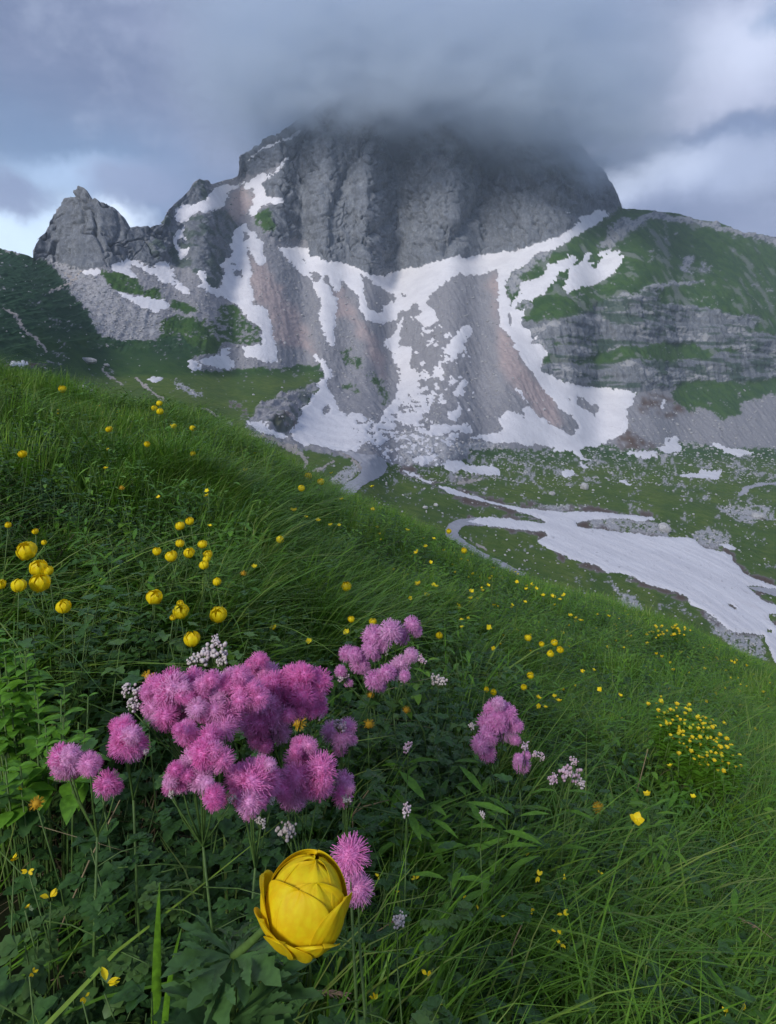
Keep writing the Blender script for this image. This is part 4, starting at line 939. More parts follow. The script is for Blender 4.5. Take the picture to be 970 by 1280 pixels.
def flower(name, px, py, dia, label, cat, group, heads, stem=.29, srad=.0011, tilt=.45, seed=0, petals=None, toward=.35):
    r = random.Random(seed*13+5); y = on_canopy(px, py, stem); u, _, v = ray(px, py)
    R = dia*.5*y/F; hp = Vector((u*y, y, v*y)); fx, fy = hp.x+r.uniform(-.04, .04), hp.y+r.uniform(.0, .05); foot = Vector((fx, fy, gz(fx, fy)-.01))
    e = thing(name, foot, label, cat, group)
    rot = Matrix.Rotation(r.uniform(0, 6.28), 4, 'Z'); tl = Matrix.Rotation(toward+r.gauss(0, tilt*.5), 4, 'X') @ Matrix.Rotation(r.gauss(0, tilt*.5), 4, 'Y')
    Mx = Matrix.Translation(hp-foot) @ tl @ rot @ Matrix.Scale(R, 4)
    if petals is not None:
        for me in petals:
            o = link('petal', me, e); o.matrix_local = Mx
    else:
        o = link('flower_head', r.choice(heads), e); o.matrix_local = Mx
    link('stem', stem_data(hp-foot+(tl @ Vector((0, 0, -R*.85))), (0, 0, 0), srad, seed), e)
    return e

GL = [(33,688,24,'yellow globeflower with a flattened head, topmost of the left edge group'),(48,709,22,'yellow globeflower, middle one of the left edge group'),(60,713,13,'small globeflower bud half hidden behind the middle one of the left edge group'),
 (50,728,24,'large yellow globeflower, lowest of the left edge group'),(24,731,18,'yellow globeflower left of the lowest one in the left edge group'),(1,730,13,'yellow globeflower cut by the left picture edge'),(79,758,18,'yellow globeflower just above the bright leafy bush'),
 (193,746,20,'single yellow globeflower above the pink cluster, leftmost of four'),(226,764,20,'yellow globeflower in mid row with a bud at its lower left'),(273,768,21,'yellow globeflower right end of the row above the pale buds'),(240,798,21,'yellow globeflower closest above the pale bud spray'),
 (216,772,8,'small yellow bud left of the mid row globeflower'),(225,754,9,'small yellow bud just above the mid row globeflower'),
 (196,689,11,'yellow globeflower at the left end of the mid meadow group'),(214,695,15,'larger globeflower second from left in the mid meadow group'),(236,691,14,'yellow globeflower in the centre of the mid meadow group'),(225,679,11,'small globeflower above the centre of the mid meadow group'),
 (253,680,12,'yellow globeflower at the upper right of the mid meadow group'),(260,693,12,'upper globeflower of the tight trio right of the mid meadow group'),(258,699,10,'middle globeflower of the tight trio right of the mid meadow group'),(255,706,12,'lowest globeflower of the tight trio right of the mid meadow group'),
 (225,657,12,'left one of two yellow globeflowers side by side above the meadow group'),(237,651,11,'right one of two yellow globeflowers side by side above the meadow group'),(271,727,11,'lone yellow globeflower under the tight trio'),
 (350,674,10,'lone yellow globeflower in open grass left of the road bend'),(433,733,13,'lone yellow globeflower in grass above the upper right pink cluster'),(439,774,9,'yellow globeflower left above the upper right pink cluster'),(466,777,10,'yellow globeflower touching the top of the upper right pink cluster'),
 (78,486,10,'yellow globeflower standing on the left meadow crest'),(136,536,9,'yellow globeflower below the left meadow crest'),(28,567,11,'orange yellow globeflower in dead grass at the left'),(193,510,8,'left globeflower of the small crest group'),(199,504,8,'top globeflower of the small crest group'),(200,514,9,'lowest globeflower of the small crest group'),
 (217,532,8,'yellow globeflower right of the small crest group'),(241,535,8,'yellow globeflower farther right on the crest above the path'),(184,555,8,'yellow globeflower below the small crest group'),(241,567,7,'yellow globeflower in grass straight below the crest'),
 (385,595,10,'upper yellow globeflower beside the gravel path'),(377,610,9,'lower left yellow globeflower beside the gravel path'),(401,602,9,'right yellow globeflower beside the gravel path'),
 (10,656,8,'small globeflower high at the left picture edge'),(44,664,8,'small yellow globeflower above the flattened one'),(55,678,7,'tiny yellow globeflower right above the left edge group'),
 (549,794,9,'yellow globeflower right of the upper right pink cluster'),(660,797,9,'yellow globeflower left of the right slope trio'),(693,803,9,'top globeflower of the right slope trio'),(688,817,9,'lower left globeflower of the right slope trio'),(700,812,9,'lower right globeflower of the right slope trio'),
 (677,805,7,'small globeflower just left of the right slope trio'),(663,844,9,'yellow globeflower below the right slope trio'),(655,859,8,'yellow globeflower under the one below the slope trio'),(617,865,8,'right one of a yellow pair above the mauve cluster'),(608,862,7,'left one of a yellow pair above the mauve cluster'),
 (580,688,8,'yellow globeflower on the meadow edge below the hairpin road'),(561,664,7,'yellow globeflower standing in front of the hairpin bend')]
for i, (a, b, d, lb) in enumerate(GL):
    flower('globeflower', a, b, d, lb, 'globeflower', 'yellow globeflowers in the meadow', GLOBE, .30 if b > 600 else .24, .0012, .4, i, PET[i % 3] if d >= 15 else None)
SM = [(342,786,9),(386,802,8),(433,791,9),(367,639,9),(382,647,6),(397,651,7),(413,657,6),(424,657,5),(319,567,6),(326,576,6),(307,589,7),(259,614,6),(259,620,7),(198,622,5),(132,586,6),(135,562,4),(262,658,6),(318,709,7),
 (414,592,5),(427,625,6),(465,609,6),(466,637,5),(523,731,9),(543,734,10),(535,745,10),(512,748,6),(589,740,7),(588,749,7),(574,761,9),(585,774,6),(577,776,6),(578,785,6),(611,785,7),(610,732,5),(646,728,5),(665,731,5),(658,737,5),(670,736,5),(679,745,6),(705,745,6),
 (656,753,5),(640,757,5),(713,770,6),(725,776,5),(521,691,7),(532,684,6),(538,703,5),(509,663,5),(542,674,5),(673,873,7),(693,871,6),(699,877,7),(674,883,7),(682,885,6),(617,811,6),(867,997,7),(838,958,7),(809,994,9),(573,757,6),(690,745,5),(700,750,5),(728,840,6),(742,838,5),(750,862,6),(775,870,6),(905,905,6)]
LM_ = [(45,705,'the left edge globeflowers'),(60,880,'the leafy bush'),(235,690,'the mid meadow globeflower group'),(231,654,'the side by side globeflower pair'),(271,727,'the lone globeflower under the trio'),(235,768,'the globeflowers behind the pink cluster'),(197,510,'the small crest group'),(136,536,'the crest globeflower'),(78,486,'the left crest globeflower'),
 (385,600,'the globeflowers by the gravel path'),(455,590,'the road bend'),(350,674,'the open grass globeflower'),(433,733,'the lone globeflower above the pink cluster'),(475,810,'the upper right pink cluster'),(549,794,'the globeflower right of the pink cluster'),(580,688,'the globeflower under the hairpin'),(561,664,'the hairpin bend'),
 (690,811,'the right slope globeflower trio'),(663,844,'the globeflower below the slope trio'),(612,863,'the yellow pair above the mauve cluster'),(622,910,'the lone mauve meadow rue'),(712,965,'the greyish bud head'),(868,920,'the spurge cushion'),(838,790,'the yellow green mat'),(795,1026,'the open buttercup in tall grass'),(328,834,'the big pink cluster'),(319,567,'the crest edge above the path'),(941,872,'the reddish bare patch'),(760,766,'the crest below the big snowfield'),(930,826,'the crest corner at right')]
def zone(a, b, size='small'):
    x, y, nm = min(LM_, key=lambda q: (q[0]-a)**2+(q[1]-b)**2); dx, dy = a-x, b-y; d = math.hypot(dx, dy)
    an = math.degrees(math.atan2(-dy, dx)) % 360
    wd = ['right of', 'above and right of', 'above', 'above and left of', 'left of', 'below and left of', 'below', 'below and right of'][int((an+22.5)//45) % 8]
    ds = 'touching' if d < 9 else ('just ' if d < 24 else '' if d < 52 else 'well ')+wd
    gp = 'left meadow' if a < 300 else 'grass before the road bend' if a < 480 else 'mid slope' if a < 620 else 'slope facing the snowfield'
    return '%s yellow buttercup %s %s' % (size, ds, nm), 'buttercups of the '+gp
for i, (a, b, d) in enumerate(SM):
    lb, gp = zone(a, b, 'small' if d > 6.5 else 'little'); flower('buttercup', a, b, d*1.25, lb, 'buttercup', gp, CUP, .27 if b > 600 else .22, .0008, .6, 400+i)
# tiny ones thickly on the right-hand slope
cnt = 0; tries = 0; rr = random.Random(5)
while cnt < 165 and tries < 5000:
    tries += 1; a = rr.uniform(470, 975); e_ = float(np.interp(a, f_[:, 0], f_[:, 1])); b = e_+abs(rr.gauss(0, 55))+2
    if b > e_+170 or (a < 560 and rr.random() < .6): continue
    y = on_canopy(a, b, .20); u, _, v = ray(a, b); R = rr.uniform(1.8, 3.3)*y/F*min(1.15, 5/y+.75)
    lb, gp = zone(a, b, 'tiny'); o = link('buttercup', TINY[cnt % 4]); o.location = (u*y, y, v*y); o.scale = (R,)*3; o.rotation_euler = (rr.gauss(.2, .3), rr.gauss(0, .3), rr.uniform(0, 6.28))
    tag(o, lb, 'buttercup', 'tiny ' + gp); cnt += 1
for i in range(30):
    a = rr.uniform(60, 180); b = 498+rr.uniform(0, 18)+(a-60)*.13; y = on_canopy(a, b, .18); u, _, v = ray(a, b); R = 1.8*y/F
    o = link('buttercup', TINY[i % 4]); o.location = (u*y, y, v*y); o.scale = (R,)*3; o.rotation_euler = (.2, 0, rr.uniform(0, 6.28)); tag(o, zone(a, b, 'tiny')[0], 'buttercup', 'tiny buttercups along the left crest')
VT = [(579,1126,14,'yellow vetch bloom in grass right of the great globeflower'),(597,1137,10,'small yellow vetch bloom to the right of the first one'),(625,1150,14,'drooping yellow vetch bloom in the dark grass'),(663,1137,12,'yellow vetch bloom beside a round leaf'),(673,1095,13,'yellow vetch bloom hanging on a thin stem in mid grass'),(705,1096,7,'tiny yellow vetch bloom right of the hanging one'),
 (658,1068,9,'small dull yellow vetch bloom high in the grass'),(704,1143,13,'top bloom of the vertical row of three yellow vetches'),(696,1165,14,'middle bloom of the vertical row of three yellow vetches'),(701,1180,12,'lowest bloom of the vertical row of three yellow vetches'),(750,1091,8,'tiny yellow vetch bloom alone in tall grass'),(519,1099,11,'yellow vetch bloom right of the two pink pompoms'),(499,1110,12,'yellow vetch bloom close to the lower pink pompom'),
 (534,1219,15,'yellow vetch bloom near the bottom between the stalks'),(546,1255,16,'bright yellow vetch bloom lowest right of the stalks'),(907,1266,13,'left one of two yellow vetches in the bottom right corner'),(931,1262,12,'right one of two yellow vetches in the bottom right corner'),(15,1077,16,'upper yellow vetch bloom at the left picture edge'),(35,1089,13,'yellow vetch bloom right of the upper left edge one'),(62,1122,20,'wide yellow vetch bloom left of the dry stalk'),
 (32,1134,9,'tiny yellow vetch bloom below the wide one'),(133,1228,30,'largest yellow vetch cluster at the bottom left'),(106,1246,14,'small yellow vetch bloom left of the largest cluster'),(41,1216,13,'yellow vetch bloom near the bottom left corner'),(468,1250,15,'yellow vetch bloom at the bottom under the great globeflower'),(473,1096,9,'tiny yellow vetch bloom right of the lower pink pompom'),(25,985,7,'tiny yellow vetch bloom left of the pink pair')]
for i, (a, b, d, lb) in enumerate(VT):
    flower('vetch_flower', a, b, d, lb, 'vetch', 'yellow vetch blooms low in the grass', VET, .27, .0009, .8, 500+i)
flower('buttercup', 795, 1026, 20, 'open yellow buttercup with spread petals in the tall right grass', 'buttercup', None, CUP, .32, .0009, .3, 601)
flower('buttercup', 433, 793, 10, 'open buttercup seen from the side above the pink clusters', 'buttercup', None, CUP, .29, .0009, .3, 602)
def ochre_mesh(seed):
    r = random.Random(seed); mb = MB()
    for k in range(70):
        a = r.uniform(0, 6.28); c_ = r.uniform(-.2, 1); s_2 = math.sqrt(1-c_*c_); d = Vector((s_2*math.cos(a), s_2*math.sin(a), c_*.8)); add_leaf(mb, d*.35, d, (0, 0, 1), .6, .5, 'lance', 0, .2)
    mb.sphere((0, 0, 0), .5, 8, 6); return mb.data('flower_head', [M_ORG])
OCH = [ochre_mesh(360+i) for i in range(3)]
for i, (a, b, d, lb) in enumerate([(46,1005,22,'fuzzy orange flower head at the left below the pink pair'),(185,846,19,'yellow ochre flower head behind the top left of the pink cluster'),(373,904,24,'dull ochre head set among the pink pompoms'),(461,906,18,'ochre flower head right of the pink cluster'),(463,869,12,'small orange head under the upper right pink cluster'),(508,888,13,'dull orange head right of the ochre one'),(748,1010,17,'orange flower head in the tall right grass'),(152,610,9,'orange flower head in the upper left meadow'),(304,717,10,'orange flower head right of the lone globeflower')]):
    flower('ochre_flower', a, b, d, lb, 'flower', 'ochre flower heads', OCH, .31, .001, .3, 620+i)

# meadow rue
def pompom(seed, mat, n=480, wide=.030):
    r = random.Random(seed); V = []; Q = []
    for i in range(n):
        c_ = 1-1.75*(i+.5)/n; a = i*2.39996+r.gauss(0, .25); s_2 = math.sqrt(max(0, 1-c_*c_)); d = Vector((s_2*math.cos(a), s_2*math.sin(a), c_))+Vector((r.gauss(0, .11), r.gauss(0, .11), r.gauss(0, .11)))
        d.normalize(); l = r.uniform(.66, 1.1); o1 = d.orthogonal().normalized(); o2 = d.cross(o1)
        st = d*.22; md = d*l*.72+o1*r.gauss(0, .04); en = d*l+o1*r.gauss(0, .06)+o2*r.gauss(0, .06)+Vector((0, 0, -.04)); b = len(V)
        for p, w_ in ((st, wide*.5), (md, wide*.75), (en, wide)):
            for k in range(3):
                t = 2.094*k; V.append(p+(o1*math.cos(t)+o2*math.sin(t))*w_*.6)
        for j in (0, 3):
            for k in range(3): Q.append((b+j+k, b+j+(k+1) % 3, b+j+3+(k+1) % 3, b+j+3+k))
        Q.append((b+6, b+7, b+8, b+8))
    mb = MB(); mb.add(V, [q if q[2] != q[3] else q[:3] for q in Q]); mb.sphere((0, 0, 0), .5, 8, 6)
    return mb.data('flower_head', [mat])
POM = [pompom(380+i, M_PINK) for i in range(4)]; POMP = [pompom(390+i, M_PINKP, 520, .038) for i in range(3)]
def bud_mesh(seed, n=46):
    r = random.Random(seed); mb = MB()
    for i in range(n):
        p = (r.uniform(-.85, .85), r.uniform(-.5, .5), r.gauss(0, .26)); mb.sphere(p, r.uniform(.10, .16), 6, 5)
        mb.tube([(p[0]*.3, p[1]*.3, -.9), p], .018, 3, 1)
    return mb.data('bud_cluster', [M_BUD, M_STEM])
BUD = [bud_mesh(395+i) for i in range(3)]
def rue(label, heads, buds=(), pale=False, stem=.43, seed=0, leaves=10):
    r = random.Random(900+seed); px = sum(h[0] for h in (list(heads) or list(buds)))/max(1, len(list(heads) or buds)); pyb = max(h[1] for h in (list(heads)+list(buds)))
    pym = sum(h[1] for h in (list(heads) or list(buds)))/max(1, len(list(heads) or buds))
    yc = on_canopy(px, pym, stem); u = (px-CX)/F; fy = yc+.03; foot = Vector((u*yc, fy, gz(u*yc, fy)-.01))
    e = thing('meadow_rue', foot, label, 'meadow rue', 'pink meadow rue plants')
    hub = Vector((u*yc, yc+.02, (CY-pyb)/F*yc-.06)) - foot
    st = MB(); st.tube([(0, 0, 0), hub*.3+Vector((.012*r.uniform(-1, 1), 0, 0)), hub*.65+Vector((.012*r.uniform(-1, 1), 0, 0)), hub], [.0020, .0018, .0016, .0013] if heads else [.0011, .001, .0009, .0008], 6)
    hs = []
    for a, b, d in heads:
        if d < 33 or len(heads) == 1: hs.append((a, b, d, 1)); continue
        hs.append((a, b, d*.80, 1)); ph = r.uniform(0, 6.28)
        for q in range(5 if d > 43 else 4):
            t = ph+q*6.283/(5 if d > 43 else 4)+r.gauss(0, .2); hs.append((a+d*.27*math.cos(t), b+d*.25*math.sin(t), d*r.uniform(.42, .60), 0))
    for k, (a, b, d, sx_) in enumerate(hs):
        yy = yc+r.uniform(-.025, .035)+(pym-b)*.0004; ux, _, v = ray(a, b); p = Vector((ux*yy, yy, v*yy))-foot; R = d*.5*yy/F*1.13
        o = link('flower_head', r.choice(POMP if pale else POM), e)
        o.matrix_local = Matrix.Translation(p) @ Matrix.Rotation(.5+r.gauss(0, .3), 4, 'X') @ Matrix.Rotation(r.gauss(0, .3), 4, 'Y') @ Matrix.Rotation(r.uniform(0, 6.28), 4, 'Z') @ Matrix.Diagonal((R, R, R*r.uniform(.85, 1.05), 1))
        if sx_: st.tube([hub, hub.lerp(p, .6)+Vector((0, 0, -.008)), p], [.0012, .001, .0007], 4)
    for k, (a, b, d) in enumerate(buds):
        yy = yc+r.uniform(-.02, .02); ux, _, v = ray(a, b); p = Vector((ux*yy, yy, v*yy))-foot; R = d*.5*yy/F
        o = link('bud_cluster', r.choice(BUD), e); o.matrix_local = Matrix.Translation(p) @ Matrix.Rotation(r.uniform(-.3, .3), 4, 'Y') @ Matrix.Rotation(r.uniform(0, 6.28), 4, 'Z') @ Matrix.Scale(R, 4)
        st.tube([hub, p+Vector((0, 0, -R*.8))], [.001, .0007], 4)
    link('stem', st.data('stem', [M_STEM]), e)
    for k in range(leaves):
        mb = MB(); t = r.uniform(.3, .95); p = hub*t; a = r.uniform(0, 6.28); dd = Vector((math.cos(a), math.sin(a)*.8-.3, .25))*r.uniform(.04, .085); q = p+dd
        mb.tube([p, p+dd*.5+Vector((0, 0, .004)), q], .0008, 3, 1)
        for j in range(7):
            an = a+(j-3)*.55; d2 = Vector((math.cos(an), math.sin(an), r.uniform(-.15, .25))); pt = p+dd*(.45+.09*j)
            for s2 in (-.8, 0, .8):
                d3 = Vector((math.cos(an+s2), math.sin(an+s2), d2.z)); add_leaf(mb, pt+d2*.012, d3, (0, 0, 1), r.uniform(.010, .016), 1.0, 'trilobe', .2, .2)
        link('leaf', mb.data('leaf', [M_LEAFD, M_STEM]), e)
    return e
rue('small magenta meadow rue with three pompoms at the far left', [(84,953,44),(76,944,30),(112,955,34),(134,979,32),(146,984,16)], [], False, .42, 1, 8)
rue('single round magenta meadow rue head left of the big cluster', [(160,930,48),(155,910,34)], [(183,940,10)], False, .42, 2, 6)
rue('dense magenta meadow rue forming the upper left of the big cluster', [(196,866,44),(216,861,50),(241,858,50),(267,861,50),(296,853,44),(208,896,38),(228,880,40),(192,885,30),(280,896,56),(258,884,44),(312,869,46)], [(163,862,26),(166,880,22),(222,888,32),(250,925,34),(236,900,20),(205,905,16)], False, .45, 3, 14)
rue('magenta meadow rue forming the upper right of the big cluster', [(347,869,56),(385,858,56),(371,846,42),(366,885,40),(323,904,44),(328,925,36),(395,882,34),(345,897,44),(350,915,28),(330,880,40)], [(398,893,20),(402,875,16)], False, .45, 4, 12)
rue('small magenta meadow rue head poking above the big cluster', [(323,834,38),(338,843,28),(330,850,20)], [], False, .45, 5, 4)
rue('spiky magenta meadow rue at the lower left of the big cluster', [(232,915,36),(256,941,44),(278,950,30),(224,971,42),(251,974,38),(262,920,30),(267,995,34),(240,950,30),(212,985,18)], [(214,992,12),(290,998,12)], False, .44, 6, 12)
rue('magenta meadow rue at the bottom centre of the big cluster', [(315,979,64),(312,1003,40),(330,962,36),(300,970,34)], [(326,1027,18),(340,1000,12)], False, .44, 7, 10)
rue('large round magenta meadow rue at the lower right of the big cluster', [(385,963,64),(366,992,44),(398,982,40),(378,935,36),(352,975,34)], [(358,1038,32)], False, .44, 8, 10)
rue('small pink half open meadow rue right of the big cluster', [(430,976,24),(428,995,24),(437,985,14)], [(433,1000,14)], False, .43, 9, 6)
rue('pink meadow rue spray with open buds right of the ochre head', [(414,915,26),(427,922,26),(435,908,22),(425,936,18),(440,925,14)], [(424,906,22),(438,930,18)], False, .43, 10, 7)
rue('upper right pink meadow rue with smooth pale heads, its upper arm', [(434,817,20),(449,828,24),(444,818,18),(467,796,28),(489,789,28),(477,803,24),(463,811,22),(515,781,20),(501,795,22),(521,789,14),(469,819,14),(426,839,15),(436,854,11),(455,835,16)], [(430,846,16),(480,812,16)], True, .40, 11, 8)
rue('upper right pink meadow rue, its lower arm above a thin stalk', [(469,850,26),(484,841,22),(502,830,22),(514,819,18),(506,845,14),(494,836,20),(476,858,14)], [(527,824,16),(500,848,12)], True, .40, 12, 7)
rue('mauve meadow rue standing alone in the grass at right', [(621,888,34),(633,893,26),(610,904,26),(631,913,26),(645,907,18),(610,920,24),(600,930,22),(609,941,22),(644,925,14),(622,903,26)], [(590,907,12)], True, .40, 13, 8)
rue('small mauve meadow rue head just right below the lone mauve one', [(652,955,21),(658,944,11),(648,948,12)], [(656,932,14),(674,944,16)], True, .40, 14, 5)
rue('upper of the two magenta meadow rue heads beside the great yellow globeflower', [(438,1070,46)], [], False, .50, 15, 3)
rue('lower of the two magenta meadow rue heads beside the great yellow globeflower', [(448,1112,36)], [], False, .49, 16, 3)
for i, (a, b, d, lb) in enumerate([(265,815,40,'pale pinkish meadow rue bud spray above the big cluster'),(508,1012,20,'whitish meadow rue buds in leaves right of the big cluster'),(712,965,30,'greyish meadow rue buds at the right in the grass'),(548,850,24,'dull pink meadow rue buds right of the upper right cluster'),(510,933,17,'small pink bud ball in the leaves'),(603,1018,11,'tiny white bud head in the grass right of the whitish buds'),(497,1152,24,'faded pinkish seed head on a brown stalk')]):
    rue(lb, [], [(a, b, d)]+([(a-22, b+10, d*.6), (a+5, b-14, d*.5), (a+12, b+12, d*.6)] if d > 25 else []), False, .42, 30+i, 4)

# the great globeflower in front
def great():
    Y = .43; s = Y/F
    ctr = Vector(((383-CX)*s, Y, (CY-1128)*s)); ux, _, v = ray(289, 1290); fy = .47
    foot = Vector(((290-CX)*s*1.0, fy, gz((290-CX)*s, fy)-.01)); e = thing('globeflower', foot, 'great yellow globeflower in the foreground, largest bloom of all', 'globeflower')
    R = 50.5*s; ce = ctr-foot
    # frame of the bloom: opening tilted up and to the viewer
    zq = Vector((.22, .12, .95)).normalized(); xq = Vector((1, 0, 0)); xq = (xq-zq*xq.dot(zq)).normalized(); yq = zq.cross(xq)
    Fm = Matrix((xq, yq, zq)).transposed()
    def petal(az, w_, th0, th1, rad, flare=0, ruff=.02, tip=.0, off=0, nu=33, nv=21, lean=0):
        V = []
        for j in range(nv):
            t = 1-(1-j/(nv-1))**1.7; th = th0+(th1-th0)*t
            sh = (math.sin(min(1, t*1.3+.28)*math.pi/2))*math.sqrt(max(0.0, 1-max(0, (t-.55)/.45)**3.4))
            for i in range(nu):
                q = 2*i/(nu-1)-1; ph = az+lean*t*t+q*w_*.5*sh
                edge = abs(q)**3; rr_ = rad*(1+.045*edge+flare*max(0, t-.35)**2*2.2+ruff*math.sin(4.2*q+6*t+az*3)*(.3+t)+.02*math.cos(9*q+az)*t*t+.004*math.sin(34*q+az*5)+tip*t**4)
                p = Vector((math.sin(th)*math.cos(ph), math.sin(th)*math.sin(ph), -math.cos(th)*1.08))*rr_*R
                V.append(tuple(ce+Fm @ p))
        mb = MB(); mb.add(V, [(j*nu+i, j*nu+i+1, (j+1)*nu+i+1, (j+1)*nu+i) for j in range(nv-1) for i in range(nu-1)])
        o = link('petal', mb.data('petal', [M_YELB]), e); sm = o.modifiers.new('s', 'SOLIDIFY'); sm.thickness = .00022; sm.offset = 0
        sb = o.modifiers.new('b', 'SUBSURF'); sb.levels = 1; sb.render_levels = 1
    D_ = math.radians
    petal(D_(-95), 2.6, .2, 3.1, .91, 0, .03)
    petal(D_(25), 2.5, .2, 3.1, .91, 0, .012)
    petal(D_(145), 2.5, .2, 3.1, .92, 0, .012)
    petal(D_(-58), 2.2, .2, 2.45, .955, .01, .025, 0, 0, 33, 21, -.35)
    petal(D_(-128), 2.3, .2, 2.22, .985, .02, .03, -.02, 0, 33, 21, .35)   # broad front petal, rim running across
    petal(D_(86), 3.0, .15, 2.86, .99, .0, .025, .0, 0, 33, 21, .1)             # back cap rising over the top
    petal(D_(150), 1.6, .15, 2.62, .99, .01, .02, -.10, 0, 33, 21, -.5)    # lip folding over at the upper left
    petal(D_(-28), 1.7, .1, 2.05, 1.02, .03, .03, .02, 0, 33, 21, .1)
    petal(D_(182), 1.6, .1, 1.85, 1.02, .12, .03, .10)             # left, pointed out
    petal(D_(-140), 1.7, .1, 1.45, 1.03, .14, .03, .07)
    petal(D_(-60), 1.5, .1, 1.38, 1.02, .10, .03, .07)             # low flaring sepals
    petal(D_(-105), 1.5, .1, 1.28, 1.035, .07, .03, .05)
    cb = MB(); cb.sphere((0, 0, 0), R*.875, 28, 20, 0, (1, 1, 1.06)); cb.v = [tuple(Fm @ Vector(v)) for v in cb.v]; co = link('petal', cb.data('petal', [M_YELB]), e); co.location = ce
    # stem
    j1 = Vector(((292-CX)*s*1.05, Y*1.05, (CY-1196)*s*1.05))-foot; b0 = ce+Fm @ Vector((-.15*R, .1*R, -.95*R)); at = Vector(((343-CX)*s, Y+.004, (CY-1153)*s))-foot
    j2 = Vector(((289-CX)*s*1.06, Y*1.06, (CY-1275)*s*1.06))-foot
    mb = MB(); mb.tube([(0, 0, 0), j2*.6, j2, j2.lerp(j1, .5)+Vector((.0005, 0, 0)), j1, j1.lerp(at, .5)+Vector((.0, 0, -.001)), at, b0], [.0034, .0032, .0030, .0030, .0031, .0025, .0024, .0022], 10)
    link('stem', mb.data('stem', [M_STEM]), e)
    r = random.Random(3)
    def lf(base, tx, ty, dy, ln, lobes=5):
        q = Vector(((tx-CX)*s*(1+dy/Y), Y+dy, (CY-ty)*s*(1+dy/Y)))-foot; m_ = MB(); d = q-base; palmate(m_, base, d, (0, -.45, 1), d.length*ln, lobes, 0, r)
        link('leaf', m_.data('leaf', [M_LEAFH]), e)
    for tx, ty, dy in ((208,1192,-.01),(240,1235,-.03),(268,1160,.06),(335,1165,.07),(345,1215,-.03),(300,1150,.09)): lf(j1, tx, ty, dy, 1.0, 3)
    for tx, ty, dy in ((205,1225,.02),(222,1262,-.02),(360,1262,-.02),(375,1200,.05),(335,1280,-.04),(250,1300,-.04)): lf(j2, tx, ty, dy, 1.0, 3)
M_YELB = plant_mat('great_yellow_sepal', (.88, .62, .004), (.92, .68, .008), None, .6, .35, 5.0, .35)
M_LEAFH = plant_mat('palmate_leaf', (.045, .115, .032), (.07, .15, .042), None, .45, .2, 8.0)
great()

# bright leafy bush at the left
def bush():
    px, py = 45, 880; y = on_canopy(px, py, .34); u = (px-CX)/F; foot = Vector((u*y, y+.03, gz(u*y, y+.03))); e = thing('leafy_bush', foot, 'bright green leafy bush with paired oval leaves at the left edge', 'bush')
    r = random.Random(4); LM = []
    for k in range(5):
        mb = MB(); add_leaf(mb, (0, 0, 0), (1, 0, 0), (0, 0, 1), 1, .95+.1*k/4, 'ovate', .12+.1*k, .18+.05*k); LM.append(mb.data('leaf', [M_LEAFL]))
    sm = MB(); shoots = []
    for k in range(52):
        a, b = r.uniform(-28, 112), r.uniform(785, 965); 
        if (a-30)**2/82**2+(b-880)**2/100**2 > 1: continue
        yy = y+(930-b)*.0011+r.uniform(-.02, .02); ux, _, v = ray(a, b); tp = Vector((ux*yy, yy, v*yy))-foot; ft = Vector((tp.x*.6, tp.y*.6+.02, gz(foot.x+tp.x*.6, foot.y+tp.y*.6+.02)-foot.z)); sm.tube([ft, ft.lerp(tp, .6), tp], [.0016, .0013, .001], 4); shoots.append((ft, tp))
    link('stem', sm.data('stem', [M_STEM]), e)
    n = 0
    for ft, tp in shoots:
        ax = (tp-ft).normalized()
        for lv in range(4):
            p = tp-ax*lv*.017; a0 = r.uniform(0, .5)+lv*math.pi/2; L_ = (.015, .026, .033, .034)[lv]
            for k in (0, math.pi):
                if n >= 290: continue
                d = Vector((math.cos(a0+k), math.sin(a0+k), .55-.15*lv)).normalized(); q = d.to_track_quat('X', 'Z'); o = link('leaf', LM[(n*7) % 5], e)
                o.matrix_local = Matrix.Translation(p) @ q.to_matrix().to_4x4() @ Matrix.Scale(L_*r.uniform(.85, 1.15), 4); n += 1
bush()
